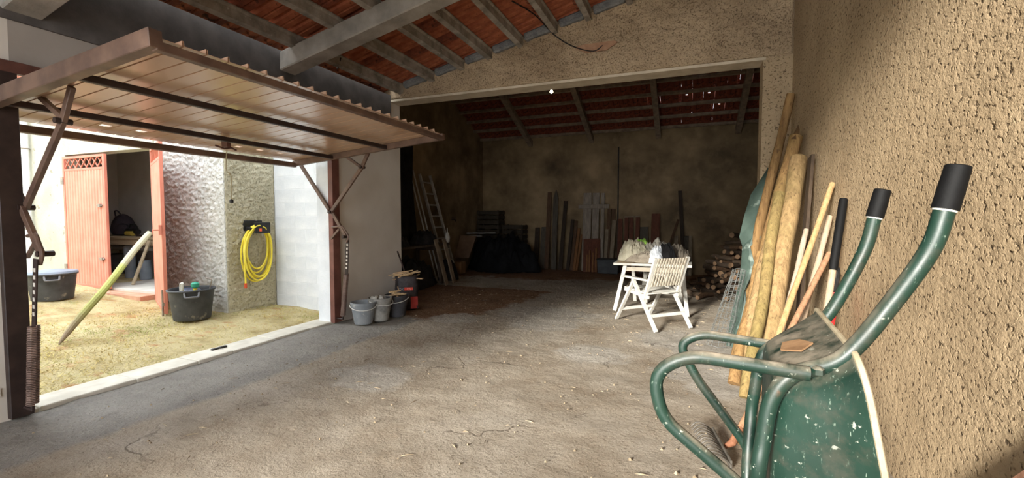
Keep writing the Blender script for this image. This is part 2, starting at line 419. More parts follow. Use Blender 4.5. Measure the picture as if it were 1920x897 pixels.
for i, Y in enumerate(BY):
    Yc = Y - .21; x = XL2; j = 0
    while x < XR2:
        if i < 9:
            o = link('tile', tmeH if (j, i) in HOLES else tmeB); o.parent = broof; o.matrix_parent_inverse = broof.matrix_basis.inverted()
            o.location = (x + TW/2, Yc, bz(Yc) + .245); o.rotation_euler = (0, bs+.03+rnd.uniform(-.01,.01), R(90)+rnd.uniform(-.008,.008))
        else:
            z0, z1 = bz(Yc+.23)+.24, bz(Yc-.23)+.27
            restb.add([(x+.002,Yc+.23,z0),(x+TW-.002,Yc+.23,z0),(x+TW-.002,Yc-.23,z1),(x+.002,Yc-.23,z1)]+[(x+.002,Yc+.23,z0+.03),(x+TW-.002,Yc+.23,z0+.03),(x+TW-.002,Yc-.23,z1+.03),(x+.002,Yc-.23,z1+.03)],
                      [(0,3,2,1),(4,5,6,7),(0,1,5,4),(1,2,6,5),(2,3,7,6),(3,0,4,7)])
        x += TW; j += 1
o = restb.build('tile_field', M_tileB, broof); o['kind'] = 'stuff'

# yard ---------------------------------------------------------------
def gz(x, y=3):
    pts = [(-4.62,.0),(-5.0,.03),(-5.9,.08),(-7.4,.17),(-8.6,.25),(-10,.33),(-14,.5)]
    if x >= pts[0][0]: return pts[0][1]
    for (a, za), (b, zb) in zip(pts, pts[1:]):
        if x >= b: return za + (zb-za)*(a-x)/(a-b)
    return pts[-1][1]
def make_yard():
    xs = [6 - .5*i for i in range(21)] + [-4.62 - .09*i for i in range(60)] + [-10.2 - .5*i for i in range(60)]; ys = [-8 + .25*i for i in range(33)] + [.1*i+.1 for i in range(54)]
    vs = []
    for y in ys:
        for x in xs:
            p = Vector((x, y, 0)); vs.append((x, y, gz(x, y) + (.018*noise.noise(p*2.1) + .014*noise.noise(p*6) - .01) * min(1, (-4.62-x)*3)))
    nx = len(xs); fs = [(j*nx+i, j*nx+i+1, (j+1)*nx+i+1, (j+1)*nx+i) for j in range(len(ys)-1) for i in range(nx-1)]
    t = NT('yard_ground'); v = t.vec((1,1.6,1))
    cl = t.ramp(t.noise(v, 1.8, 7, .65), [(.3, c(150,132,88)), (.48, c(192,178,136)), (.62, c(204,192,150)), (.75, c(160,160,104))])
    cl = t.mix(t.math('MULTIPLY', t.step(t.noise(v, 26, 4, .7), .56, .7), .5), cl, c(110,96,60))
    cl = t.mix(t.step(t.noise(v, 3.1, 5), .58, .7), cl, c(180,140,100))
    t.bump(t.noise(v, 30, 5, .7), .9, .03)
    me = bpy.data.meshes.new('ground'); me.from_pydata(vs, [], fs); me.polygons.foreach_set('use_smooth', [True]*len(me.polygons))
    me.materials.append(t.out(cl, .95, 0, .1))
    bm = bmesh.new(); bm.from_mesh(me)
    bmesh.ops.delete(bm, geom=[f for f in bm.faces if f.calc_center_median().x > -4.62 and f.calc_center_median().y > -9.1], context='FACES'); bm.to_mesh(me); bm.free()
    return struct(link('ground', me), 'trodden yellowish yard ground outside the garage')
make_yard()
mg_ = MB(); gr = random.Random(3)
for i in range(26000):
    x = -4.7 - abs(gr.gauss(0, 1.9)) if i % 3 else gr.uniform(-9.5, -4.68); y = gr.uniform(-.5, 5.0)
    if x < -10 or (y > 4.2 and x < -5.95) or (y > 4.95): continue
    pz = noise.noise(Vector((x*.9, y*.9, 4)))
    if pz < -.12 and gr.random() < .75: continue
    h = gr.uniform(.006, .028); a = gr.uniform(0, 6.28); wd = .004; l = gr.uniform(-.05, .05); l2 = gr.uniform(-.05, .05)
    z = gz(x, y) - .005; mg_.add([(x-wd*math.cos(a), y-wd*math.sin(a), z), (x+wd*math.cos(a), y+wd*math.sin(a), z), (x+l, y+l2, z+h)], [(0,1,2)])
t = NT('dry_grass'); v = t.vec()
gm = t.out(t.ramp(t.noise(v, 1.4, 5), [(.35, c(190,168,104)), (.52, c(198,184,124)), (.66, c(140,150,70))]), .9, 0, .1)
me = bpy.data.meshes.new('grass'); me.from_pydata(mg_.v, [], mg_.f); me.materials.append(gm)
g = link('grass', me); g['kind'] = 'stuff'; g['label'] = 'thin dry grass growing over the yard'; g['category'] = 'grass'

# shed and yard walls -------------------------------------------------
SY = 4.3; SH = 3.75; XS0, XJ0, XJ1, XS1 = -11.3, -9.72, -7.42, -5.9
shed = empty('wall_shed', ((XS0+XS1)/2, SY, .2)); struct(shed, 'pale rendered shed across the yard')
M_shedw = pm('shed_render', c(176,174,160), c(206,204,190), 1.6, .9, .5, 24, .012, speck=(c(150,146,130), 9, .64))
m = MB(); m.box(XS0, XJ0, SY, SY+.2, -.1, SH).box(XJ0, XJ1, SY, SY+.2, 2.44, SH); m.build('front_wall', M_shedw, shed)
MB().box(XJ1, XS1, SY, SY+.2, -.1, SH).build('front_wall', M_yardw, shed, bevel=.05)
rough_face('render_coat', (XJ1+.15, SY-.02, -.05), (XS1-XJ1-.15, 0, 0), (0, 0, 2.9), (0, -1, 0), .016, .018, M_yardw, shed, .025, 19)
MATS_K = stucco('stucco_khaki', c(172,166,142), c(200,194,170), c(136,128,106), .62, .03, 40, 1.4)
MB().box(XS1-.2, XS1-.001, SY+.15, 5.09, -.1, SH).build('side_wall', MATS_K, shed)
rough_face('render_coat', (XS1+.02, SY-.01, -.05), (0, 5.07-SY, 0), (0, 0, 2.9), (1, 0, 0), .016, .016, MATS_K, shed, .025, 19)
M_in = pm('shed_inside', c(196,194,190), c(212,210,206), 2, .9, .3)
m = MB().box(XS0, XS0+.2, SY+.2, 5.75, -.1, SH).box(XS0, XS1, 5.75, 5.95, -.1, SH).box(XS1-.2, XS1-.01, 5.09, 5.75, -.1, SH); m.build('inner_wall', M_in, shed)
MB().box(XS0-.2, XS1+.05, SY-.18, 6.0, SH, SH+.12).build('roof', M_tile, shed)
MB().box(XS0+.2, XS1-.2, SY+.01, 5.75, -.1, .27).build('slab', pm('shed_slab', c(188,184,176), c(206,202,194), 3, .9, .3), shed)
MB().box(XJ0-.1, XJ1-.03, SY-.22, SY+.01, -.05, .235).build('step', pm('red_oxide_step', c(178,128,104), c(206,164,138), 5, .9, .4), shed)
yw = struct(MB().box(XS1, XD-T, 5.07, 5.27, -.1, 3.6).build('wall_yard', M_white), 'white painted block wall at the end of the yard')
# blocks standing out slightly under the paint
bmx = MB().box(-.197,.197,-.0025,.003,-.0965,.0965).mesh('block', M_white, bevel=.002)
for r_ in range(14):
    for q in range(5):
        x = XS1 + .02 + .2 + q*.4 - (.2 if r_ % 2 else 0)
        if x - .196 < XS1 or x + .196 > XD-T+.12: continue
        o = link('block', bmx); o.parent = yw; o.location = (x, 5.07, .1 + .1 + r_*.2 - .08)
# ================================================================== GARAGE DOOR
M_door = pm('door_paint_copper', c(196,160,132), c(202,168,140), 2, .32, 0, spec=.6)
M_door.node_tree.nodes['Principled BSDF'].inputs['Coat Weight'].default_value = 1.0; M_door.node_tree.nodes['Principled BSDF'].inputs['Coat Roughness'].default_value = .2
M_frame = pm('door_frame_paint', c(82,62,53), c(110,86,72), 7, .45, .12, 60, .002, spec=.5)
M_bar = pm('dark_brown_bar', c(40,30,28), c(58,44,40), 9, .5, .1, 60, .002)
I0, O0 = Vector((-2.62, 0, 2.35)), Vector((-4.84, 0, 2.145))
ddir = (O0 - I0); DL = ddir.length; ddir.normalize(); dn = Vector((-ddir.z, 0, ddir.x)); dn = dn if dn.z > 0 else -dn
def U(s, y, h=0): return Vector((I0.x, y, I0.z)) + ddir * (s*DL) + dn*h
Y0, Y1 = 1.54, 4.50
door = empty('door_1', (XD, 3.1, 2.15)); struct(door, 'raised tip-up garage door of ribbed copper-brown sheet on a steel frame')
NS = 22; pw = (Y1-Y0-.04)/NS
def strip(y, hole=None):
    """one ribbed sheet strip: hanging rib then flat pan"""
    m = MB(); th = .004
    def prof(s): return [U(s, y+a, h) for a, h in ((0,0),(.001,.028),(.011,.028),(.012,0))]
    a, b = prof(0.004), prof(.996); n = 4
    vs = a + b + [p + dn*th for p in a] + [p + dn*th for p in b]
    fs = []
    for i in range(3): fs += [(i, i+1, n+i+1, n+i), (2*n+i, 3*n+i, 3*n+i+1, 2*n+i+1)]
    m.add(vs, fs)
    segs = [(0.004, .996, .012, pw)]
    if hole: h0, h1, ya, yb = hole; segs = [(.004, h0, .012, pw), (h1, .996, .012, pw), (h0, h1, .012, ya), (h0, h1, yb, pw)]
    for s0, s1, ya, yb in segs:
        q = [U(s0, y+ya), U(s1, y+ya), U(s1, y+yb), U(s0, y+yb)]; m.prism(q, dn*th)
    return m
for i in range(NS):
    hole = (.865, .893, .035, .108) if i in (3, 5, 7, 14, 16, 18) else None
    strip(Y0+.02 + i*pw, hole).build('sheet_strip', M_door, door)
def dbar(s0, y0, s1, y1, w, h, name, mat, hh):
    return MB().bar(U(s0, y0, hh), U(s1, y1, hh), w, h, up=dn).build(name, mat, door, bevel=.004)
dbar(0, Y0, 0, Y1, .045, .05, 'frame_rail', M_frame, -.052)
dbar(1, Y0, 1, Y1, .05, .06, 'frame_rail', M_frame, -.056)
dbar(-.01, Y0, 1.01, Y0, .07, .10, 'frame_rail', M_frame, -.02)
dbar(-.01, Y1, 1.01, Y1, .05, .07, 'frame_rail', M_frame, -.035)
dbar(.34, Y0+.03, .34, Y1-.02, .035, .045, 'cross_bar', M_bar, -.046)
dbar(.71, Y0+.03, .71, Y1-.02, .035, .045, 'cross_bar', M_bar, -.046)
lt = U(.78, 3.2, -.05)
lk = MB().box(lt.x-.05, lt.x+.03, lt.y-.02, lt.y+.02, lt.z-.03, lt.z+.03).tube([lt+Vector((0,-.12,-.03)), lt+Vector((0,-.03,-.05)), lt+Vector((0,.05,-.03)), lt+Vector((0,.1,-.05))], .009, 6).build('latch', M_rust, door, smooth=True)
# pull cord
top = lt + Vector((0,0,-.03)); cb = P(434, 376, X=-4.42)
pts = arc([top, top+Vector((-.02,.0,-.22)), top.lerp(cb,.55)+Vector((.012,.01,0)), cb], 6)
pc = tag(MB().tube(pts, .0045, 6).build('pull_cord', pm('cord_beige', c(150,140,110), c(176,164,130), 20, .9, .2), smooth=True), 'thin beige pull cord with black knob hanging from the raised garage door', 'cord')
MB().lathe([(.004,-.03),(.018,-.026),(.02,-.002),(.012,.01),(.004,.014)], tuple(cb), 12).build('knob', pm('black_plastic', c(22,22,24), c(34,34,36), 20, .5, .05), pc, smooth=True)
kp = pts[10]
MB().lathe([(.003,-.012),(.009,-.008),(.009,.006),(.003,.01)], tuple(kp), 8).build('knot', pm('cord_beige', 0, 0), pc, smooth=True)

# jamb frames of brown steel ------------------------------------------------
jf = empty('trim_2', (XD, DY1+.05, 0)); struct(jf, 'brown steel frame around the garage opening')
M_fr = pm('red_brown_steel', c(98,62,54), c(120,78,68), 6, .5, .12, 50, .002, spec=.45)
MB().box(XD-.03, XD+.045, DY1-.02, DY1+.11, 0, DZ).build('jamb', M_fr, jf, bevel=.004)
MB().box(XD-.05, XD+.02, DY1+.0, DY1+.03, 0, DZ).build('jamb_lip', M_bar, jf)
MB().box(XD-.03, XD+.045, DY0-.10, DY0+.02, 0, DZ).build('jamb', M_bar, jf, bevel=.004)
MB().box(XD+.0, XD+.05, DY0-.1, DY1+.11, DZ-.05, DZ+.03).build('header', M_rust, jf, bevel=.004)
MB().box(XD-T-.01, XD-.032, DY1-.012, DY1+.002, 0.01, DZ).build('reveal', M_white, jf)

# counterbalance arms and springs --------------------------------------------
spring_me = None
def mech(ya, sgn, label):
    """ya = plane of the arms, sgn = +1 towards the far jamb"""
    global spring_me
    t = empty('door_spring_arm', (-4.2, ya, 0)); tag(t, label, 'door spring', 'counterbalance arms of the garage door')
    def V(x, z, dy=0): return Vector((x, ya + dy*sgn, z))
    MB().bar(V(-3.70,2.24), V(-3.82,2.03), .03, .045).bar(V(-3.82,2.03), V(-4.33,1.47), .03, .045).bar(V(-4.33,1.47,.02), V(-4.11,1.15,.02), .03, .045).build('long_arm', M_frame, t, bevel=.003)
    MB().bar(V(-4.12,2.22,-.02), V(-3.82,2.03,-.02), .03, .035).build('brace', M_frame, t, bevel=.003)
    MB().bar(V(-4.83,2.10), V(-4.36,1.50), .03, .045).build('outer_arm', M_frame, t, bevel=.003)
    for x, z in ((-4.33,1.47),(-3.82,2.03),(-4.11,1.15)):
        MB().tube([V(x,z,-.045), V(x,z,.045)], .02, 8).build('pivot_bolt', M_bar, t, smooth=True)
    pth = fillet([V(-4.32,1.27,.0), V(-4.17,1.29,.02), V(-4.07,1.15,.03), V(-4.11,1.08,.03)], .04)
    MB().tube(pth, .014, 8).bar(V(-4.34,1.12), V(-4.2,1.25), .02, .025).build('guide_loop', M_frame, t, smooth=True)
    a, b = V(-4.11,1.12,.05), V(-4.15,.64,.06)
    m = MB(); m.bar(a, b, .008, .05, up=(1,0,0)); ax = (b-a).normalized()
    o = m.build('strap', M_bar, t)
    for k in range(7):
        q = a + (b-a)*(.16 + k*.105); q2 = q + Vector((.024, -.0, 0)) 
        MB().box(q.x-.011, q.x+.011, q.y-.0065, q.y+.0065, q.z-.013, q.z+.013).build('adjusting_hole', pm('hole_light', c(196,190,180), c(210,204,196), 5, .8, 0), o)
    s0, s1 = Vector((b.x, b.y, .66)), Vector((b.x-.07, b.y, .10)); ts = (s1-s0); turns = 46
    pts = []
    ex = Vector((1,0,0)); ey = Vector((0,1,0))
    for k in range(turns*9+1):
        an = 2*math.pi*k/9; pts.append(s0 + ts*(k/(turns*9)) + ex*.030*math.cos(an) + ey*.030*math.sin(an))
    MB().tube(pts, .0052, 5).build('spring', pm('spring_steel', c(104,84,76), c(128,106,96), 9, .5, .1, metal=.3), t, smooth=True)
    MB().tube([s1+Vector((0,0,.02)), s1+Vector((0,0,-.04)), Vector((XD+.03, s1.y, s1.z-.04))], .012, 6).build('anchor', M_bar, t, smooth=True)
    return t
mech(4.585, 1, 'far spring and folding arm of the garage door, beside the plain grey wall')
mech(1.69, -1, 'near spring and folding arm of the garage door, at the left edge')
pl = MB().box(XD-.002, XD+.008, 1.40, 1.53, .17, .23).build('floor_bracket', M_grey); tag(pl, 'small metal bracket with bolt on grey wall beside near spring', 'bracket')
MB().tube([(XD, 1.47, .20), (XD+.02, 1.47, .20)], .018, 10).build('bolt', pm('bare_steel', c(150,148,144), c(172,170,166), 20, .35, .05, metal=.7), pl, smooth=True)

# ================================================================== SHED DOORS
M_red = pm('salmon_paint', c(212,140,120), c(222,154,134), 4, .6, .1, 30, .003, spec=.3)
M_redd = pm('salmon_frame', c(200,122,102), c(212,136,116), 4, .6, .1, 30, .003, spec=.3)
M_iron = pm('grey_latch', c(130,122,114), c(160,150,140), 20, .5, .1, metal=.4)
def leaf(name, label):
    """local: x 0..w along the leaf, y thickness (front = -y), z up from 0"""
    w, h = 1.16, 2.14; t = empty(name); struct(t, label)
    m = MB().box(0,.05,-.02,.02,0,h).box(w-.05,w,-.02,.02,0,h).box(.05,w-.05,-.02,.02,0,.05).box(.05,w-.05,-.02,.02,h-.04,h).box(.05,w-.05,-.02,.02,h-.24,h-.20)
    local(m.build('frame', M_redd, bevel=.003), t)
    n = 14; pw_ = (w-.10)/n
    for i in range(n):
        x = .05 + i*pw_
        local(MB().prism([(x+.002,-.006,.05),(x+.02,-.018,.05),(x+pw_-.02,-.018,.05),(x+pw_-.002,-.006,.05),(x+pw_-.002,.006,.05),(x+.002,.006,.05)], (0,0,h-.29)).build('plank', M_red), t)
    m = MB(); z0, z1 = h-.20, h-.04
    k = 7; st = (w-.10)/k
    for i in range(k):
        x = .05+i*st
        m.bar((x,-.004,z0),(x+st,-.004,z1),.012,.016,up=(0,1,0)); m.bar((x+st,.006,z0),(x,.006,z1),.012,.016,up=(0,1,0))
    local(m.build('lattice', M_redd), t)
    return t, w, h
L1, w_, h_ = leaf('door_2', 'salmon red plank shed door with lattice top, closed leaf')
L1.location = (XJ0+.02, SY-.03, .26); 
for z in (1.33, .48):
    o = local(MB().tube([(w_-.20,-.035,z),(w_-.06,-.035,z)], .011, 8).box(w_-.16,w_-.1,-.05,-.018,z-.025,z+.025).build('bolt', M_iron, smooth=True), L1)
for z in (.3, 1.75): local(MB().box(-.04,.03,-.035,-.02,z-.06,z+.06).build('hinge', M_iron), L1)
L2, w_, h_ = leaf('door_3', 'salmon red plank shed door with lattice top, open leaf propped by a pole')
L2.location = (XJ1+.02, SY-.03, .13); L2.scale = (1, 1, 1.065); L2.rotation_euler = (0, 0, math.atan2(3.70-SY, -6.24-XJ1)+R(1.6))
local(MB().tube([(w_-.03,-.035,-.05),(w_-.03,-.035,.3)], .012, 8).box(w_-.06,w_,-.04,-.018,.1,.14).build('drop_bolt', M_iron, smooth=True), L2)
local(MB().box(w_-.08,w_+.015,-.05,-.02,.98,1.10).tube([(w_-.02,-.05,1.04),(w_-.02,-.11,1.04),(w_-.02,-.11,1.0)], .01, 6).build('latch', M_redd, smooth=True), L2)
# prop pole
a = Vector((-6.06, 2.56, gz(-6.06)-.01)); b = Vector((-6.33, 3.60, 1.21))
n = 14; pts = [a + (b-a)*(i/n) + Vector((0,0,.012*math.sin(i*.7))) for i in range(n+1)]
t = NT('green_pole'); v = t.vec((1,1,1)); g = t.n.new('ShaderNodeSeparateXYZ'); t.l.new(t.tc.outputs['Object'], g.inputs[0])
cl = t.ramp(t.math('ADD', g.outputs[2], t.math('MULTIPLY', t.noise(v, 9, 4), .25)), [(.30, c(140,124,104)), (.62, c(158,160,92)), (.95, c(196,204,120)), (1.2, c(206,200,170))])
t.bump(t.noise(v, 22), .3, .01); gp = t.out(cl, .75)
tag(MB().tube(pts, [.010,.027,.034] + [.038]*10 + [.037,.034], 10).build('prop_pole', gp, smooth=True), 'mossy green wooden pole propping the shed door open', 'pole')

# ================================================================== YARD THINGS
M_blk = pm('black_tub_plastic', c(50,52,56), c(74,76,80), 5, .55, .1, 30, .002, speck=(c(120,116,108), 8, .66))
def tub(name, label, loc, r0, r1, h, grp):
    t = empty(name, loc); tag(t, label, 'tub', grp)
    body = MB().lathe([(r0*.98,.0),(r0,.015),(r1,h),(r1-.012,h),(r0-.014,.025),(0.01,.02)], (0,0,0), 32).build('body', M_blk, smooth=True); local(body, t)
    local(MB().tube([(r1*1.02*math.cos(k*math.pi/16), r1*1.02*math.sin(k*math.pi/16), h) for k in range(32)], .014, 8, True).build('rim', M_blk, smooth=True), t)
    for a in (0, math.pi):
        an = math.atan2(-loc[1], -loc[0]) + a; rx_, ry_ = math.cos(an), math.sin(an)
        pp = [Vector((rx_*(r1-.01) - ry_*.075, ry_*(r1-.01) + rx_*.075, h-.01)), Vector((rx_*(r1+.03) - ry_*.07, ry_*(r1+.03) + rx_*.07, h-.07)), Vector((rx_*(r1+.03) + ry_*.07, ry_*(r1+.03) - rx_*.07, h-.07)), Vector((rx_*(r1-.01) + ry_*.075, ry_*(r1-.01) - rx_*.075, h-.01))]
        local(MB().tube(fillet(pp, .02), .012, 8).build('handle', pm('grey_plastic', c(96,98,104), c(116,118,122), 9, .5, .05), smooth=True), t)
    return t
tb = (-5.98, 3.86, gz(-5.98)+.005)
tub('rubble_tub', 'dark plastic builders tub full of odds and ends beside the open shed door', tb, .205, .25, .38, 'plastic tubs in the yard')
tb2 = (-8.42, 3.52, gz(-8.42)+.0)
t2 = tub('rubble_tub', 'dark plastic tub with blue grey lid at foot of shed wall', tb2, .22, .26, .36, 'plastic tubs in the yard')
local(MB().lathe([(.27,.36),(.285,.375),(.27,.40),(.12,.42),(.01,.425)], (0,0,0), 28).build('lid', pm('blue_grey_lid', c(112,124,140), c(134,146,160), 5, .5, .05), smooth=True), t2)
# things in the tub
M_offw = pm('offwhite_plastic', c(206,204,194), c(222,220,210), 9, .5, .05)
x, y, z = tb
m = MB().tube(fillet([(x-.06,y-.1,z+.30),(x-.05,y-.1,z+.46),(x-.01,y-.1,z+.47),(x-.02,y-.1,z+.36),(x-.04,y-.1,z+.30)], .015), .014, 8)
tag(m.build('plastic_loop', M_offw, smooth=True), 'white plastic loop sticking out of the dark tub', 'plastic loop')
wc = MB().tube([(x+.16,y-.06,z+.26),(x+.165,y-.06,z+.42)], .022, 12).build('hose_nozzle', pm('yellow_plastic', c(222,206,60), c(234,218,76), 9, .4, .05), smooth=True); tag(wc, 'green and yellow hose nozzle standing in the dark tub', 'nozzle')
MB().lathe([(.022,.0),(.045,.02),(.046,.06),(.03,.075),(.01,.08)], (x+.166,y-.06,z+.41), 14).build('collar', pm('green_plastic', c(40,132,110), c(54,148,124), 9, .4, .05), wc, smooth=True)
tag(MB().tube(fillet([(x+.12,y+.12,z+.24),(x+.19,y+.14,z+.5),(x+.10,y+.12,z+.52)], .02), .008, 6).build('bent_rod', M_iron, smooth=True), 'bent grey metal rod leaning in the dark tub', 'rod')
m = MB().lathe([(.01,.0),(.10,.01),(.14,.05),(.10,.09),(.01,.10)], (x-.08,y+.04,z+.29), 16, 1.2, .8)
tag(m.build('plastic_sheet', pm('navy_plastic', c(50,56,76), c(80,88,108), 9, .4, .4, 20, .02), smooth=True), 'crumpled navy plastic bag inside the dark tub', 'bag')
# hose on its holder
hd = empty('hose_holder', (-5.89, 4.68, 1.25)); tag(hd, 'black plastic hose holder on the yard wall', 'hose holder')
M_bp = MATS['black_plastic']
MB().box(-5.898, -5.87, 4.53, 4.84, 1.20, 1.36).build('back_plate', M_bp, hd, bevel=.01)
MB().prism([(-5.87,4.55,1.18),(-5.76,4.55,1.20),(-5.74,4.55,1.25),(-5.87,4.55,1.27)], (0,.26,0)).build('cradle', M_bp, hd, bevel=.008)
MB().box(-5.745, -5.73, 4.60, 4.86, 1.17, 1.33).build('front_plate', M_bp, hd, bevel=.008)
hr = random.Random(5); hp = []
cy = 4.685
for lp in range(6):
    bot = (.47, .53, .60, .66, .54, .49)[lp]; wd = (.225, .21, .19, .175, .205, .22)[lp]; dx = -.005 + .016*lp
    for k in range(20):
        a_ = math.pi/2 + 2*math.pi*k/20; yy = cy + wd*math.cos(a_)*(1.0 if math.sin(a_) < .6 else .92) + .02*math.sin(lp*2)
        zz = (1.285+bot)/2 + (1.285-bot)/2*math.sin(a_) ; xx = -5.838 + dx + .025*max(0, math.sin(a_))
        hp.append((xx, yy, zz))
hp.append((-5.79, cy-.16, 1.2)); hp.append((-5.79, cy-.215, .9)); hp.append((-5.80, cy-.20, .55)); hp.append((-5.80, cy-.20, .46))
hz = tag(MB().tube(arc(hp, 2), .0125, 8).build('garden_hose', pm('yellow_hose', c(226,208,60), c(240,224,90), 6, .45, .05), smooth=True), 'coiled bright yellow garden hose hanging on the yard wall', 'hose')
M_or = pm('orange_plastic', c(206,84,52), c(222,100,64), 9, .5, .05)
MB().tube([(-5.80, cy-.20, .47), (-5.80, cy-.20, .40)], .018, 10).build('end_fitting', M_or, hz, smooth=True)
MB().tube([(-5.72, 4.68, 1.2), (-5.72, 4.68, 1.24)], .018, 10).build('clip', M_or, hd, smooth=True)
# downpipe on the shed corner
dp = tag(MB().tube([(-10.78, SY-.07, .15), (-10.78, SY-.07, 3.66)], .055, 14).build('downpipe', pm('zinc_white', c(206,210,212), c(226,228,230), 5, .5, .05), smooth=True), 'pale round downpipe at the corner of the shed', 'downpipe')
for z in (1.2, 2.6): MB().tube([(-10.78+.062*math.cos(k*math.pi/8), SY-.07+.062*math.sin(k*math.pi/8), z) for k in range(16)], .008, 6, True).build('clamp', M_iron, dp, smooth=True)
# inside the shed
wb = empty('workbench', (-9.5, 5.35, .27)); tag(wb, 'worn wooden workbench inside the shed', 'workbench')
M_wd = pm('pale_wood', c(150,136,112), c(180,164,138), 5, .8, .3, 30, .004, stretch=(.3,2,2))
for k in range(3): MB().box(-10.9, -7.6, 4.98+k*.25, 5.22+k*.25, 1.01, 1.05).build('top_plank', M_wd, wb, bevel=.004)
MB().box(-10.9, -7.6, 5.0, 5.05, .90, 1.008).build('apron', M_wd, wb)
for x in (-10.8, -7.8):
    for y in (5.03, 5.62): MB().box(x-.04, x+.04, y-.03, y+.03, .27, .90).build('leg', M_wd, wb)
bp = empty('backpack', (-10.35, 5.4, 1.05)); tag(bp, 'dark purple grey backpack lying on shed workbench', 'backpack')
M_bag = pm('dark_nylon', c(42,38,46), c(62,56,66), 9, .8, .4, 40, .01)
m = MB(); m.lathe([(.05,0),(.21,.02),(.235,.12),(.20,.26),(.14,.36),(.05,.41),(.01,.42)], (-10.30,5.40,1.05), 20, 1.15, .75); m.build('body', M_bag, bp, smooth=True)
m = MB(); m.lathe([(.03,0),(.13,.02),(.14,.12),(.10,.2),(.01,.22)], (-10.12,5.29,1.06), 16, 1, .7); m.build('pocket', M_bag, bp, smooth=True)
MB().tube(arc([(-10.38,5.32,1.42),(-10.36,5.3,1.52),(-10.26,5.3,1.52),(-10.22,5.34,1.42)],5), .014, 6).build('strap', M_bag, bp, smooth=True)
dr = empty('power_tool', (-9.75, 5.3, 1.05)); tag(dr, 'black and yellow power tool lying on shed workbench', 'tool')
MB().tube([(-9.92,5.28,1.13),(-9.62,5.28,1.13)], [.07,.05], 12).build('body', M_bp, dr, smooth=True)
MB().tube([(-9.86,5.22,1.10),(-9.68,5.22,1.10)], .045, 10).build('grip', pm('tool_yellow', c(180,160,70), c(200,176,86), 9, .5, .05), dr, smooth=True)
MB().tube(fillet([(-9.9,5.28,1.19),(-9.84,5.28,1.27),(-9.7,5.28,1.26),(-9.62,5.28,1.16)], .03), .018, 8).build('handle', M_bp, dr, smooth=True)
tag(MB().tube([(-9.45,5.15,1.068),(-9.1,5.3,1.068)], .017, 8).build('tool_shaft', M_bar, smooth=True), 'thin dark rod lying at the end of shed workbench', 'rod')
M_pvc = pm('grey_pvc', c(108,116,126), c(128,136,146), 5, .5, .05)
for i, (p, q, r, lb) in enumerate((((-9.55,5.10,.27),(-9.62,5.12,.87),.085,'thick upright grey pipe under the shed workbench'), ((-9.15,5.12,.27),(-9.18,5.12,.62),.095,'short wide upright grey pipe under the shed workbench'))):
    m = MB(); m.tube([p, q], r, 18); tag(m.build('drain_pipe', M_pvc, smooth=True), lb, 'pipe', 'pipes under the workbench')
tag(MB().tube([(-10.7,5.3,.80),(-8.0,5.3,.84)], .045, 12).build('drain_pipe', pm('pale_pvc', c(176,180,184), c(196,198,202), 5, .5, .05), smooth=True), 'long pale horizontal pipe slung beneath the shed workbench', 'pipe', 'pipes under the workbench')
tag(MB().tube([(-9.0,5.48,.42),(-7.75,5.48,.42)], .09, 14).build('drain_pipe', M_pvc, smooth=True), 'thick horizontal grey pipe on the shed floor behind upright pipes', 'pipe', 'pipes under the workbench')
m = MB().lathe([(.20,0),(.24,.42),(.225,.42),(.19,.03),(.01,.03)], (-10.25,5.30,.275), 24, 1, .9); tag(m.build('storage_bin', M_blk, smooth=True), 'dark round bin under the shed workbench', 'bin')
MB_ = MB().bar((-8.62, 4.62, .275), (-8.72, 4.95, 1.0), .05, .02); tag(MB_.build('wooden_batten', M_wd), 'narrow wooden batten leaning just inside the shed door', 'batten')

# tree-covered hillside beyond the yard ------------------------------------------
def make_tree(name, label, loc, h, r, seed, lo, hi):
    g = random.Random(seed); t = empty(name, loc); tag(t, label, 'tree', 'trees on the hillside beyond the yard')
    x, y, z = loc
    MB().tube([(x,y,z-.3),(x+.1,y,z+h*.4),(x,y,z+h*.75)], [.18,.13,.06], 8).build('trunk', pm('bark', c(70,58,46), c(96,82,66), 8, .9, .5), t, smooth=True)
    m = MB(); cl = [(g.gauss(0,.45)*r, g.gauss(0,.45)*r, h*(.55+.4*g.random())) for _ in range(16)]
    for i in range(2600):
        cx, cy_, cz = cl[i % 16]; a, b_ = g.uniform(0,6.28), math.acos(g.uniform(-1,1)); rr = r*.5*g.random()**.4
        p = Vector((x+cx+rr*math.cos(a)*math.sin(b_), y+cy_+rr*math.sin(a)*math.sin(b_), z+cz+rr*.8*math.cos(b_)))
        u = Vector((g.gauss(0,1), g.gauss(0,1), g.gauss(0,.6))).normalized()*.14; w2 = u.cross(Vector((g.gauss(0,1),g.gauss(0,1),g.gauss(0,1)))).normalized()*.07
        m.add([p-u, p+w2, p+u, p-w2], [(0,1,2,3)])
    me = bpy.data.meshes.new('crown'); me.from_pydata(m.v, [], m.f); me.materials.append(pm('leaves_'+str(seed), lo, hi, 1.5, .8, 0)); link('crown', me, t)
make_tree('oak_tree', 'mid green bushy tree seen past the shed corner', (-21, 7.6, 1.2), 5.4, 2.3, 11, c(86,104,58), c(130,146,86))
make_tree('pine_tree', 'darker green tree lower on the hillside past the shed corner', (-26, 13.2, 1.5), 6.2, 2.6, 12, c(64,84,52), c(102,122,74))
vs, fs = [], []
for j in range(13):
    for i in range(25):
        x, y = -12 - j*3.2, -14 + i*1.6; vs.append((x, y, .45 + max(0, j-1)*.55 + .4*noise.noise(Vector((x*.2, y*.2, 0)))*min(1,j)))
for j in range(12):
    for i in range(24): fs.append((j*25+i, j*25+i+1, (j+1)*25+i+1, (j+1)*25+i))
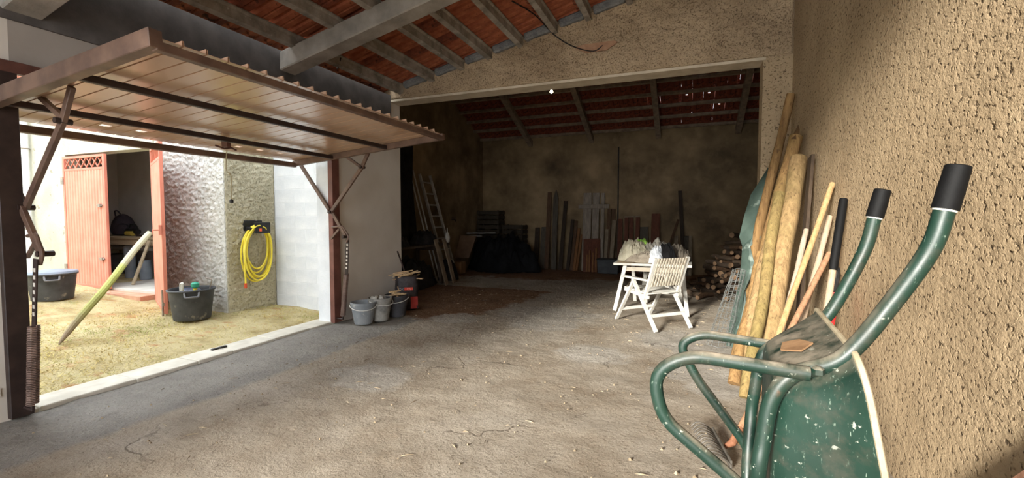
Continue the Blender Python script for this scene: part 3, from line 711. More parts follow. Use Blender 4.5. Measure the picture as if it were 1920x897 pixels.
me = bpy.data.meshes.new('hill'); me.from_pydata(vs, [], fs); me.polygons.foreach_set('use_smooth', [True]*len(fs)); me.materials.append(pm('hill_scrub', c(96,110,66), c(140,146,96), .8, .95, .5, 4, .1))
struct(link('hill', me), 'green hillside beyond the yard')
# ================================================================== WHEELBARROW stood on its nose against the right wall
def green_paint():
    t = NT('worn_green_paint'); v = t.vec(); 
    cl = t.ramp(t.noise(v, 5, 5), [(.3, c(10,34,26)), (.7, c(20,48,38))])
    sc = t.step(t.noise(t.vec((16,16,3.5)), 9, 6, .75), .62, .68); cl = t.mix(t.math('MULTIPLY', sc, .6), cl, c(150,168,152))
    sp = t.step(t.noise(v, 46, 3, .6), .66, .72); cl = t.mix(t.math('MULTIPLY', sp, .6), cl, c(186,190,176))
    ru = t.step(t.noise(v, 7.3, 4, .6), .70, .76); cl = t.mix(t.math('MULTIPLY', ru, .8), cl, c(124,78,52))
    di = t.step(t.noise(v, 8, 6, .7), .50, .62); cl = t.mix(t.math('MULTIPLY', di, .5), cl, c(60,58,49))
    ge = t.n.new('ShaderNodeNewGeometry'); sx = t.n.new('ShaderNodeSeparateXYZ'); t.l.new(ge.outputs['Normal'], sx.inputs[0])
    du = t.math('MULTIPLY', t.step(sx.outputs[2], .35, .95), t.step(t.noise(v, 11, 5, .65), .34, .6)); cl = t.mix(t.math('MULTIPLY', du, .85), cl, c(158,146,128))
    t.bump(t.noise(v, 60, 3), .12, .003)
    rg = t.math('ADD', t.math('MULTIPLY', t.noise(v, 14, 4), .35), t.math('ADD', .30, t.math('MULTIPLY', du, .4)))
    return t.out(cl, rg, 0, .5)
M_gp = green_paint()
wbw = empty('wheelbarrow', (.3, 1.48, 0)); tag(wbw, 'green wheelbarrow stood on its nose beside the beige wall', 'wheelbarrow')
def W(x, y, z): return Vector((x + (y-1.23)*.09, y, z))
nearXZ = [(.53,1.508),(.511,1.417),(.486,1.323),(.411,1.183),(.359,1.10),(.319,1.06),(.240,1.022),(.198,.955),(.182,.846),(.172,.753)]
farXZ = [(.52,1.485),(.502,1.40),(.476,1.285),(.399,1.10),(.349,1.035),(.30,.995),(.225,.957),(.195,.90),(.182,.80),(.172,.70)]
def rail(xz, y, ye):
    pts = [W(x, y, z) for x, z in xz] + [W(.165, y*.55+ye*.45, .48), W(.20, ye, .22)]
    g0 = pts[0]; p2 = arc(pts, 6)
    MB().tube(p2[3:], .019, 16).build('rail', M_gp, wbw, smooth=True)
    g = MB().tube([pts[0] + (pts[0]-pts[1]).normalized()*.002, pts[0], pts[0].lerp(pts[1], .5), pts[1]], [.0195,.0222,.0232,.0236], 20)
    gr = g.build('grip', pm('rubber_black', c(5,5,6), c(9,9,10), 30, .7, .4, 90, .002, spec=.2), wbw, smooth=True)
    d = (pts[1]-pts[0]).normalized()
    MB().tube([pts[1], pts[1]+d*.004], [.0215,.0205], 20).build('collar', pm('collar_white', c(200,198,186), c(214,210,200), 9, .6, .05), gr, smooth=True)
rail(nearXZ, 1.23, 1.42); rail(farXZ, 1.73, 1.56)
def bleg(pts, y, f=1.0):
    MB().tube(fillet([W(x, y, z) for x, z in pts], [.07*f,.07*f,.05*f,.10*f]), .0165, 14).build('leg', M_gp, wbw, smooth=True)
bleg([(.27,1.04),(.01,1.055),(-.072,1.0),(-.052,.885),(.135,.745),(.168,.70)], 1.195)
bleg([(.245,.955),(.005,.975),(-.07,.93),(-.01,.81),(.15,.60),(.17,.56)], 1.765)
for x, z, y in ((.285,1.048,1.207),(.27,.985,1.752)):
    p = W(x, y, z); MB().lathe([(.014,-.006),(.014,.006),(.006,.012),(.001,.012)], (0,0,0), 6).build('bolt', MATS['bare_steel'] if False else M_gp, wbw).location = p - Vector((0, .012, 0)) if y < 1.5 else p
# tray
def rrect(x, y0, y1, z0, z1, r, n=6, tilt=0.0):
    out = []
    for cy_, cz, a0 in ((y1-r, z1-r, 0), (y0+r, z1-r, 90), (y0+r, z0+r, 180), (y1-r, z0+r, 270)):
        for k in range(n+1):
            a = R(a0 + 90*k/n); yy, zz = cy_ + r*math.cos(a), cz + r*math.sin(a)
            out.append(W(x + tilt*(z1-zz), yy, zz))
    return out
rings = [rrect(.208,1.36,1.60,.50,.92,.05), rrect(.203,1.28,1.68,.42,.975,.06), rrect(.212,1.262,1.698,.40,.995,.065), rrect(.235,1.245,1.715,.37,1.012,.07,tilt=.01), rrect(.292,1.20,1.76,.28,1.045,.08,tilt=.09), rrect(.352,1.15,1.81,.14,1.083,.09,tilt=.19), rrect(.358,1.138,1.822,.128,1.095,.095,tilt=.19)]
m = MB(); n = len(rings[0])
for r_ in rings: m.v += [tuple(p) for p in r_]
for i in range(len(rings)-1):
    for k in range(n): m.f.append((i*n+k, i*n+(k+1)%n, (i+1)*n+(k+1)%n, (i+1)*n+k))
m.f.append(tuple(range(n)))
tray = m.build('tray', M_gp, wbw, smooth=True, angle=50); so = tray.modifiers.new('thickness', 'SOLIDIFY'); so.thickness = .004; so.offset = 0
MB().tube(rings[-1], .007, 8, True).build('rim', pm('dusty_rim', c(150,138,112), c(178,166,140), 12, .8, .2), tray, smooth=True)
# leaf and dust lying on the tray's back panel
tag(MB().prism([(.245,1.40,1.034),(.285,1.36,1.047),(.32,1.40,1.061),(.30,1.455,1.054),(.26,1.46,1.04)], (-.002,0,.004)).build('dead_leaf', pm('leaf_orange', c(122,92,64), c(150,118,86), 20, .8, .2)), 'orange dead leaf lying on the upturned wheelbarrow', 'leaf')
# wheel at the nose on the floor
wc_ = W(.24, 1.49, .195)
wh = MB().tube([wc_ + Vector((.19*math.cos(k*math.pi/14)*.82, 0, .19*math.sin(k*math.pi/14)*.82)) for k in range(28)], .036, 10, True).build('wheel', pm('tyre_rubber', c(34,34,34), c(52,50,48), 12, .9, .3), wbw, smooth=True)
MB().tube([wc_+Vector((0,-.02,0)), wc_+Vector((0,.02,0))], .125, 20).build('wheel_disc', M_gp, wh, smooth=True)
MB().tube([wc_+Vector((0,-.085,.0)), wc_+Vector((0,.085,0))], .01, 8).build('axle', MATS['bare_steel'], wbw, smooth=True)

# green board close to the camera
bd = empty('leaning_board', (.95, 1.97, 0)); tag(bd, 'green painted board with worn brown edge at bottom right corner', 'board')
A_, u_, v_ = Vector((.93,2.20,.175)), Vector((.06,-.65,.76)).normalized(), Vector((-.0,-.76,-.65)).normalized()
MB().prism([A_+v_*.02, A_+u_*1.25+v_*.02, A_+u_*1.25+v_*.235, A_+v_*.235], (.018,0,0)).build('panel', M_gp, bd)
MB().prism([A_, A_+u_*1.25, A_+u_*1.25+v_*.028, A_+v_*.028], (.03,0,0)).build('edge_strip', pm('worn_brown_edge', c(112,78,60), c(150,112,88), 14, .85, .4), bd, bevel=.003)

# ================================================================== POSTS AND TOOL HANDLES LEANING ON THE RIGHT WALL
def wood(name, lo, hi, moss=None, dark=None):
    t = NT(name); v = t.vec((14,14,1.3)); v1 = t.vec()
    cl = t.ramp(t.noise(v, 2.2, 6, .6), [(.3, lo), (.7, hi)])
    if moss: cl = t.mix(t.math('MULTIPLY', t.step(t.noise(v1, 2.6, 4), .48, .66), .35), cl, moss)
    if dark: cl = t.mix(t.math('MULTIPLY', t.step(t.noise(t.vec((8,8,1.6)), 6, 5, .75), .54, .66), .75), cl, dark)
    t.bump(t.noise(v, 3, 5, .65), .7, .015)
    return t.out(cl, .82, 0, .25)
M_post = wood('barked_post', c(112,84,52), c(152,120,78), c(108,96,54), c(66,47,28))
M_post2 = wood('barked_post_pale', c(118,95,64), c(160,133,93), c(116,104,64), c(72,54,35))
M_handle = wood('handle_wood', c(150,120,82), c(178,148,106), None, c(150,116,76))
M_handle2 = wood('handle_wood_grey', c(148,128,106), c(172,152,130), None, c(140,120,96))
M_hdark = wood('handle_wood_brown', c(142,106,80), c(168,130,100), None, c(110,80,58))
def post(name, label, a, b, r0, r1, mat, cat='post', grp='posts leaning in the corner', wob=.012, seed=0, n=16, sides=12):
    g = random.Random(seed); a, b = Vector(a), Vector(b); ph = g.uniform(0, 6)
    pts = [a + (b-a)*(i/n) + Vector((wob*math.sin(ph+i*.45), wob*math.sin(ph*2+i*.37), 0))*math.sin(math.pi*i/n) for i in range(n+1)]
    rr = [(r0 + (r1-r0)*i/n) * (1 + .05*math.sin(i*1.7+ph)) for i in range(n+1)]
    return tag(MB().tube(pts, rr, sides).build(name, mat, smooth=True), label, cat, grp)
post('wooden_post', 'tallest thin peeled post in the corner bundle', (.50,5.50,.0), (1.005,5.62,2.72), .055, .042, M_post, seed=1)
p2 = post('wooden_post', 'peeled post with a split dark top in the corner bundle', (.44,4.62,.0), (.985,5.20,2.20), .062, .058, M_post, seed=2)
MB().tube([(.96,5.15,2.16),(.995,5.19,2.26),(1.0,5.2,2.31)], [.03,.02,.004], 6).build('splinter', wood('split_dark', c(70,52,34), c(100,76,48)), p2, smooth=True)
post('wooden_post', 'slim yellow post just left of the thickest post', (.415,4.20,.0), (.965,5.27,2.03), .058, .045, M_post2, seed=3)
post('wooden_post', 'thickest peeled log of the corner bundle', (.58,4.05,.0), (.975,5.02,1.97), .085, .072, M_post2, seed=4)
post('wooden_post', 'short mossy stake with a sawn top in front of the posts', (.385,4.13,.0), (.655,4.86,1.06), .052, .036, M_post, seed=5)
post('wooden_post', 'mossy green post with pointed foot beside the short stake', (.435,3.84,.0), (.80,4.85,1.62), .045, .05, wood('mossy_post', c(108,90,56), c(142,122,78), c(104,98,52), c(66,54,32)), seed=6)
MBb = MB().bar((.86,4.36,.0), (1.03,4.78,1.95), .13, .025, up=(1,0,0)); tag(MBb.build('shadow_slab', wood('shadow_dark_wood', c(48,38,30), c(78,64,50))), 'dark slab standing in for the shadow behind the thickest log', 'slab')  # dark slab added where shadow lies behind the log
post('wooden_stick', 'long pale wooden handle leaning highest on the beige wall', (.325,3.02,.0), (1.03,4.12,1.66), .020, .020, M_handle, 'stick', 'wooden tool sticks', .004, 7)
post('wooden_stick', 'light wooden handle with rounded end, second highest on the wall', (.66,3.72,.0), (1.03,4.16,1.41), .021, .022, M_handle2, 'stick', 'wooden tool sticks', .004, 8)
post('wooden_stick', 'grey weathered handle low between posts and pale handles', (.56,3.78,.0), (.92,4.36,1.30), .024, .020, wood('weathered_handle', c(140,124,108), c(168,152,134)), 'stick', 'wooden tool sticks', .006, 9)
M_tine = pm('old_steel', c(70,66,60), c(100,95,88), 20, .6, .2, metal=.3)
# rake: brown handle, curved-tine head on the floor
ra, rb = Vector((.27,2.90,.06)), Vector((1.025,4.12,1.12))
rk = empty('garden_rake', ra); tag(rk, 'garden rake with brown handle, its toothed head on the floor', 'rake')
MB().tube([ra, ra.lerp(rb,.5), rb], [.016,.019,.020], 12).build('handle', M_hdark, rk, smooth=True)
hd_ = Vector((-.62,.78,0)).normalized(); hx = Vector((.30,-.95,0)).normalized()
h0, h1 = ra + Vector((-.02,-.20,-.035)), ra + Vector((-.10,.16,-.015))
MB().bar(h0, h1, .012, .05).build('head_bar', M_tine, rk, bevel=.003)
for k in range(11):
    q = h0.lerp(h1, k/10); e = Vector((-.82,-.10,.25)).normalized()
    MB().tube(arc([q, q+e*.05+Vector((0,0,.02)), q+e*.10+Vector((0,0,.015)), q+e*.135+Vector((0,0,-.03))], 4), [.005]*12+[.0025], 6).build('tine', M_tine, rk, smooth=True)
MB().tube([ra+Vector((-.04,0,-.03)), ra, ra.lerp(rb,.06)], [.012,.022,.021], 10).build('ferrule', pm('rust_orange', c(112,72,50), c(136,92,66), 12, .8, .3), rk, smooth=True)
# spade with black grip
sa, sb = Vector((.80,3.42,.30)), Vector((1.02,3.80,1.53))
sp = empty('spade', (.78,3.38,0)); tag(sp, 'spade with a long black grip leaning on the beige wall', 'spade')
mid = sa.lerp(sb, .60)
MB().tube([sa, mid], .021, 12).build('shaft', M_handle2, sp, smooth=True)
MB().tube([mid, mid.lerp(sb,.04), sb.lerp(mid,.02), sb], [.024,.027,.027,.024], 14).build('grip', MATS['rubber_black'], sp, smooth=True)
bl = MB(); ax = (sa-sb).normalized(); sd = ax.cross(Vector((1,0,0))).normalized(); q = sa - ax*.02
bl.prism([q+sd*.09, q+sd*.10+ax*.2, q+sd*.02+ax*.30, q-sd*.02+ax*.30, q-sd*.10+ax*.2, q-sd*.09], (.006,0,0)); bl.build('blade', MATS['bare_steel'], sp)
# red handled saw
sw = empty('hand_tool', (.985,3.72,.0)); tag(sw, 'red and black hand tool standing behind the spade', 'hand tool')
p0, p1, p2_, p3 = Vector((.87,3.60,.0)), Vector((.93,3.67,.62)), Vector((.955,3.70,.88)), Vector((.985,3.74,1.05))
MB().bar(p0, p1, .03, .012).build('shaft', MATS['bare_steel'], sw)
MB().tube([p1, p1.lerp(p2_,.3), p2_], [.020,.028,.026], 10).build('body', pm('red_plastic', c(206,34,36), c(222,52,50), 9, .4, .05), sw, smooth=True)
MB().tube(arc([p2_, p2_.lerp(p3,.5)+Vector((.0,.02,0)), p3], 4), [.027]*5+[.026,.022,.018,.01], 10).build('handle', M_bp, sw, smooth=True)

# folded green sheet against the pier
M_sheet = pm('dusty_green_sheet', c(52,66,60), c(80,96,88), 3, .5, .25, 20, .01, speck=(c(112,124,116), 7, .62))
rows_ = [(.0,.42,5.36,.58,5.28),(.32,.47,5.46,.60,5.34),(.60,.53,5.50,.60,5.46),(.86,.565,5.56,.685,5.42),(1.08,.58,5.62,.645,5.52),(1.18,.55,5.66,.74,5.50),(1.42,.60,5.70,.80,5.58),(1.66,.67,5.78,.82,5.64),(1.76,.73,5.80,.83,5.70),(1.96,.84,5.85,.86,5.80)]
m = MB()
for z, xl, yl, xr, yr in rows_: m.v += [(xl, yl, z), ((xl+xr)/2+.02, (yl+yr)/2-.05, z), (xr, yr, z)]
for i in range(len(rows_)-1):
    for k in range(2): m.f.append((i*3+k, i*3+k+1, i*3+k+4, i*3+k+3))
o = m.build('folded_sheet', M_sheet); so = o.modifiers.new('thickness', 'SOLIDIFY'); so.thickness = .006; tag(o, 'bent dusty green plastic sheet leaning on the pier', 'sheet')
# roll of wire mesh
m = MB(); g = random.Random(4)
base, topc, rr_ = Vector((.33,5.30,.02)), Vector((.50,5.10,.86)), .10
ax = topc - base; e1 = Vector((1,0,0)); e2 = Vector((0,1,0))
def wm(t, a): return base + ax*t + (e1*math.cos(a)*1.0 + e2*math.sin(a)) * (rr_*(1.15-.55*t))
NA = 12
for k in range(NA):
    a = 5.6*k/(NA-1); m.tube([wm(i/8, a) + Vector((g.gauss(0,.004), g.gauss(0,.004), 0)) for i in range(9)], .0028, 4)
for j in range(16):
    m.tube([wm(j/15, 5.6*k/(NA-1)) + Vector((0,0,g.gauss(0,.006))) for k in range(NA)], .0028, 4)
tag(m.build('wire_mesh_roll', pm('galvanised_wire', c(120,124,122), c(156,158,156), 9, .4, .1, metal=.6)), 'roll of galvanised wire mesh standing beside the posts', 'wire mesh')
# ================================================================== GARDEN TABLE AND CHAIRS
M_wp = pm('white_painted_wood', c(178,176,168), c(200,198,190), 9, .55, .15, 60, .002, speck=(c(170,160,140), 14, .68))
M_wpd = pm('white_painted_dusty', c(158,149,133), c(180,171,155), 9, .65, .2, 60, .002)
M_top = pm('bare_table_top', c(170,146,112), c(198,178,146), 6, .6, .15, 40, .002, stretch=(.5,4,4))
tb_ = empty('garden_table', (-.48, 7.28, 0)); tag(tb_, 'white folding garden table with a worn wooden top', 'table')
x0, x1, y0, y1, zt = -1.03, .07, 6.80, 7.72, .72
n = 7
for k in range(n):
    ya = y0+.04 + (y1-y0-.08)*k/n; MB().box(x0+.04, x1-.04, ya+.003, ya+(y1-y0-.08)/n-.003, zt-.022, zt).build('top_slat', M_top, tb_, bevel=.003)
MB().box(x0, x1, y0, y0+.04, zt-.035, zt+.001).build('edge', M_wp, tb_, bevel=.004); MB().box(x0, x1, y1-.04, y1, zt-.035, zt+.001).build('edge', M_wp, tb_, bevel=.004)
MB().box(x0, x0+.04, y0+.04, y1-.04, zt-.035, zt+.001).build('edge', M_wp, tb_, bevel=.004); MB().box(x1-.04, x1, y0+.04, y1-.04, zt-.035, zt+.001).build('edge', M_wp, tb_, bevel=.004)
for (ax_, ay, bx_, by) in ((-.86,6.86,-1.0,6.78),(-.06,6.86,.02,6.72),(-.84,7.64,-.80,7.70),(-.06,7.64,-.12,7.80)):
    MB().bar((ax_, ay, zt-.03), (bx_, by, 0), .035, .055, up=(1,0,0)).build('leg', M_wp, tb_, bevel=.003)
MB().box(-.88,-.04,6.85,6.88,.60,.66).build('apron', M_wpd, tb_); MB().box(-.88,-.04,7.62,7.65,.60,.66).build('apron', M_wpd, tb_)
MB().bar((-.84,6.84,.34),(-.83,7.66,.36),.02,.05).build('stretcher', M_wpd, tb_); MB().bar((-.05,6.82,.34),(-.08,7.70,.36),.02,.05).build('stretcher', M_wpd, tb_)

def chair(name, label):
    """folding slatted armchair; local +y is the way it faces"""
    t = empty(name); tag(t, label, 'chair', 'white folding garden chairs')
    L = lambda o: local(o, t)
    for s in (-1, 1):
        x = s*.275
        L(MB().bar((x, .40, 0), (x, .02, .60), .026, .052, up=(1,0,0)).build('leg', M_wp, bevel=.003))
        L(MB().bar((x+s*.0-.0, -.41, 0), (x, .05, .60), .026, .05, up=(1,0,0)).build('leg', M_wp, bevel=.003))
        L(MB().box(x-.03, x+.03, -.24, .27, .60, .625).build('armrest', M_wp, bevel=.006))
        L(MB().bar((x*.93, -.16, .36), (x*.93, -.36, .90), .028, .05, up=(1,0,0)).build('back_upright', M_wp, bevel=.003))
        L(MB().bar((x*.86, -.22, .39), (x*.86, .27, .43), .025, .04).build('seat_rail', M_wp, bevel=.003))
    L(MB().bar((-.275,.30,.16),(.275,.30,.16),.02,.04).build('stretcher', M_wp)); L(MB().bar((-.275,-.28,.17),(.275,-.28,.17),.02,.04).build('stretcher', M_wp))
    bp_ = lambda z: -.16 - (z-.36)*.37
    for z in (.56, .865): L(MB().bar((-.25, bp_(z), z), (.25, bp_(z), z), .02, .05, up=(0,-.35,.93)).build('back_rail', M_wpd, bevel=.003))
    for k in range(11):
        x = -.215 + k*.043; L(MB().bar((x, bp_(.53)-.018, .53), (x, bp_(.895)-.018, .895), .024, .012, up=(0,1,0)).build('back_slat', M_wpd, bevel=.002))
    for k in range(9):
        y = -.20 + k*.055; L(MB().box(-.255, .255, y-.021, y+.021, .432+.003*k-.003, .447+.003*k-.003).build('seat_slat', M_wp, bevel=.002))
    return t
c1 = chair('folding_chair', 'white slatted folding chair in front of the garden table')
c1.location = (-.42, 6.16, 0); c1.rotation_euler = (0, 0, math.atan2(.72, -.69) - math.pi/2)
def copy_tree(o, parent=None):
    q = o.copy(); col.objects.link(q); q.parent = parent
    for ch in list(o.children): copy_tree(ch, q)
    return q
c2 = copy_tree(c1); c2['label'] = 'white slatted folding chair behind the garden table'
c2.location = (-.40, 8.02, 0); c2.rotation_euler = (0, 0, R(180+8))

# heap of cloths on the table
def heap(name, label, cx, cy, z, rx_, ry_, h, mat, seed, fold=9, cat='cloth', grp=None, n=44):
    m = MB(); o3 = Vector((seed*3.1, seed*1.7, 0)); vs = []
    for i in range(n+1):
        for j in range(n+1):
            u, v = -1+2*i/n, -1+2*j/n; r = max(abs(u), abs(v)) or 1e-6; rr = math.hypot(u, v) or 1e-6
            u, v = u*r/rr, v*r/rr
            p = Vector((u*2.2, v*2.2, 0)) + o3
            edge = max(0, 1 - r**3); w = noise.noise(p)*.35
            z_ = h*edge*(.75 + w) + h*.28*abs(noise.noise(Vector((p.x*fold*.4, p.y*fold*.25, 3)))) * min(1, edge*2+.12)
            s = 1 + .22*noise.noise(p*.9 + Vector((9,0,0)))
            vs.append((cx + u*rx_*s, cy + v*ry_*s, z + .003 + max(0, z_)))
    fs = [(i*(n+1)+j, (i+1)*(n+1)+j, (i+1)*(n+1)+j+1, i*(n+1)+j+1) for i in range(n) for j in range(n)]
    m.add(vs, fs); o = m.build(name, mat, smooth=True, angle=75)
    sm = o.modifiers.new('thickness', 'SOLIDIFY'); sm.thickness = .006; sm.offset = 1
    return tag(o, label, cat, grp)
fab = lambda n_, lo, hi: pm(n_, lo, hi, 7, .95, .5, 60, .006)
heap('crumpled_cloth', 'pale beige cloth heaped on the left of the garden table', -.76, 7.22, .722, .27, .28, .36, fab('cloth_beige', c(150,144,124), c(186,180,160)), 1, 10, grp='cloths on the table')
heap('crumpled_cloth', 'grey brown cloth along the front of the garden table', -.62, 7.02, .722, .25, .16, .17, fab('cloth_taupe', c(128,118,104), c(160,150,134)), 2, 14, grp='cloths on the table')
heap('crumpled_cloth', 'grey spotted cloth in the middle of the heap on the table', -.46, 7.30, .722, .28, .27, .33, fab('cloth_grey', c(120,116,106), c(160,156,146)), 3, 11, grp='cloths on the table')
heap('crumpled_cloth', 'white blue plastic sack hanging at the front of the heap', -.42, 6.97, .722, .12, .13, .26, pm('sack_white', c(176,182,190), c(206,210,214), 9, .5, .5, 30, .01), 4, 8, grp='cloths on the table')
heap('crumpled_cloth', 'black garment on top of the heap at the garden table', -.29, 7.05, .735, .15, .16, .29, fab('cloth_black', c(8,8,9), c(18,18,20)), 5, 5, grp='cloths on the table')
heap('crumpled_cloth', 'dark grey cloth at the right end of the garden table heap', -.13, 7.36, .722, .18, .22, .27, fab('cloth_dark', c(84,78,70), c(116,108,96)), 6, 8, grp='cloths on the table')
heap('green_cloth', 'bright green cloth scrap crowning the heap of cloths', -.66, 7.30, .975, .10, .09, .09, fab('cloth_green', c(110,150,60), c(150,186,86)), 7, 4)

# ================================================================== BUCKETS AND KINDLING BAG BY THE DOOR
def bucket(label, loc, r0, r1, h, mat, ang):
    t = empty('bucket', loc); tag(t, label, 'bucket', 'buckets beside the grey wall')
    local(MB().lathe([(r0*.97,0),(r0,.01),(r1,h-.03),(r1+.006,h-.028),(r1+.008,h),(r1-.006,h),(r0-.006,.012),(.01,.01)], (0,0,0), 28).build('body', mat, smooth=True), t)
    ca, sa_ = math.cos(ang), math.sin(ang); pts = []
    for k in range(13):
        a = math.pi*k/12; q = -math.cos(a)*(r1+.012); dn_ = math.sin(a); pts.append((ca*q + sa_*dn_*(r1+.02), sa_*q - ca*dn_*(r1+.02), h-.035-.055*dn_))
    local(MB().tube(pts, .0055, 6).build('handle', pm('bucket_wire', c(186,186,184), c(206,204,200), 9, .4, .05), smooth=True), t)
    return t
M_bk = [pm('bucket_grey', c(112,118,124), c(138,142,146), 6, .6, .15, 30, .003, speck=(c(160,160,158), 16, .62)), pm('bucket_cement', c(112,112,110), c(156,154,148), 9, .8, .3, 30, .004, speck=(c(150,92,80), 7, .68)), pm('bucket_black', c(50,50,54), c(72,72,76), 6, .6, .15, 30, .003, speck=(c(120,112,104), 12, .68))]
hv = (0.70, -.72); an = math.atan2(.74, -3.8) + math.pi/2
b1 = P(682, 606, Z=0); b2 = P(713, 600, Z=0); b3 = P(744, 592, Z=0)
ba = math.atan2(b1.y, b1.x) - math.pi/2
bucket('empty grey bucket nearest the garage opening', tuple(b1), .118, .160, .285, M_bk[0], ba)
bucket('cement splashed bucket between the grey bucket and the black one', tuple(b2), .115, .158, .31, M_bk[1], ba+.6)
bucket('black bucket filled with sticks beside the printed bag', tuple(b3), .12, .165, .30, M_bk[2], ba-.4)
g = random.Random(8); M_chip = wood('kindling', c(176,146,108), c(206,180,142))
M_lump = pm('cement_lump', c(150,148,142), c(180,178,172), 9, .9, .5)
for k in range(7):
    x, y, r_ = b2.x + g.uniform(-.09,.09), b2.y + g.uniform(-.09,.09), g.uniform(.03,.05)
    tag(MB().lathe([(.005,-r_*.7),(r_*.8,-r_*.4),(r_,0),(r_*.7,r_*.5),(.005,r_*.7)], (x, y, .285+g.uniform(0,.02)), 7).build('rubble_lump', M_lump), 'pale rubble lump in the cement splashed bucket', 'rubble', 'rubble in the bucket')
for k in range(12):
    a = g.uniform(0, 6.28); x, y = b3.x + g.uniform(-.05,.05), b3.y + g.uniform(-.05,.05); l = g.uniform(.06,.12); z = .28 + .008*k
    tag(MB().bar((x-l*math.cos(a), y-l*math.sin(a), z), (x+l*math.cos(a), y+l*math.sin(a), z+g.uniform(-.02,.03)), g.uniform(.012,.03), .012).build('wood_chip', M_chip), 'pale wood offcut in the black bucket', 'wood offcut', 'offcuts in the black bucket')
# printed bag
bgp = P(753, 583, Z=0) + Vector((-.02, .16, 0)); bag = empty('kindling_bag', bgp); tag(bag, 'black and red printed bag stuffed with kindling, behind the buckets', 'bag')
ang = math.atan2(bgp.y, bgp.x) - math.pi/2
fx, fy = Vector((math.cos(ang), math.sin(ang), 0)), Vector((math.sin(ang), -math.cos(ang), 0))   # right, towards the viewer
def bag_ring(z, w_, d_, n=28):
    out = []
    for k in range(n):
        a = 2*math.pi*k/n; cc, ss = math.cos(a), math.sin(a); q = (abs(cc)**3+abs(ss)**3)**(1/3)
        wob = 1 + .05*noise.noise(Vector((cc*2, ss*2, z*9)))
        out.append(bgp + fx*(w_*cc/q*wob) + fy*(d_*ss/q*wob) + Vector((0,0,z)))
    return out
rg_ = [bag_ring(0,.14,.09), bag_ring(.02,.165,.115), bag_ring(.15,.175,.12), bag_ring(.30,.17,.115), bag_ring(.42,.165,.11), bag_ring(.50,.17,.12), bag_ring(.51,.155,.105), bag_ring(.40,.15,.095)]
m = MB(); n = 28
for q in rg_: m.v += [tuple(p) for p in q]
for i in range(len(rg_)-1):
    for k in range(n): m.f.append((i*n+k, i*n+(k+1)%n, (i+1)*n+(k+1)%n, (i+1)*n+k))
m.f.append(tuple(range(n))); m.f.append(tuple((len(rg_)-1)*n+k for k in range(n)))
t = NT('printed_sack'); v = t.vec(); gx = t.n.new('ShaderNodeSeparateXYZ'); t.l.new(t.tc.outputs['Object'], gx.inputs[0])
cl = t.ramp(t.noise(v, 14, 4), [(.4, c(40,36,38)), (.7, c(62,56,58))])
cl = t.mix(t.step(t.math('ADD', gx.outputs[2], t.math('MULTIPLY', t.noise(v, 6, 3), .06)), .245, .225), cl, c(170,40,34)) if False else cl
t.bump(t.noise(v, 20, 4), .5, .02); m.build('sack', t.out(cl, .55), bag, smooth=True, angle=70)
def decal(name, u0, u1, z0, z1, mat):
    fpos = lambda u, z: bgp + fx*u + fy*.128 + Vector((0,0,z))
    MB().prism([fpos(u0,z0), fpos(u1,z0), fpos(u1,z1), fpos(u0,z1)], -fy*.03).build(name, mat, bag)
M_pr = pm('print_red', c(200,62,48), c(216,80,62), 20, .6, .1); M_pg = pm('print_grey', c(120,120,130), c(150,150,158), 20, .6, .1)
decal('red_print', -.03, .095, .30, .345, M_pr); decal('red_print', .06, .165, .02, .20, pm('print_dark_red', c(156,42,36), c(176,56,46), 9, .6, .2))
def text_on(txt, u, z, size, mat, name):
    cu = bpy.data.curves.new(name, 'FONT'); cu.body = txt; cu.size = size; cu.extrude = .001; cu.align_x = 'CENTER'
    to = bpy.data.objects.new(name, cu); col.objects.link(to)
    dg = bpy.context.evaluated_depsgraph_get(); me = bpy.data.meshes.new_from_object(to.evaluated_get(dg)); bpy.data.objects.remove(to)
    mt = Matrix((fx, Vector((0,0,1)), fy)).transposed().to_4x4(); mt.translation = bgp + fx*u + fy*.130 + Vector((0,0,z)); me.transform(mt)
    me.materials.clear(); me.materials.append(mat); link(name, me, bag)
text_on('OK', -.075, .30, .055, M_pg, 'lettering'); text_on('OS', .035, .303, .05, pm('print_pink', c(226,150,136), c(236,164,150), 9, .6, 0), 'lettering')
for k in range(14):
    u = g.uniform(-.16,.16); a = g.uniform(-.9,.9); l = g.uniform(.08,.16); z = .46+.007*k; q = bgp + fx*u*.7 + fy*g.uniform(-.06,.08) + Vector((0,0,z))
    d_ = (fx*math.cos(a) + fy*math.sin(a)).normalized(); tag(MB().bar(q-d_*l, q+d_*l+Vector((0,0,g.uniform(-.02,.05))), g.uniform(.02,.05), .012).build('kindling_stick', M_chip), 'flat kindling stick poking out of the printed bag', 'kindling', 'kindling in the bag')
tag(MB().tube([bgp+Vector((.22,-.02,.02)), bgp+Vector((-.30,.20,.86))], .012, 8).build('iron_rod', M_bar, smooth=True), 'dark iron rod leaning across behind the kindling bag', 'rod')
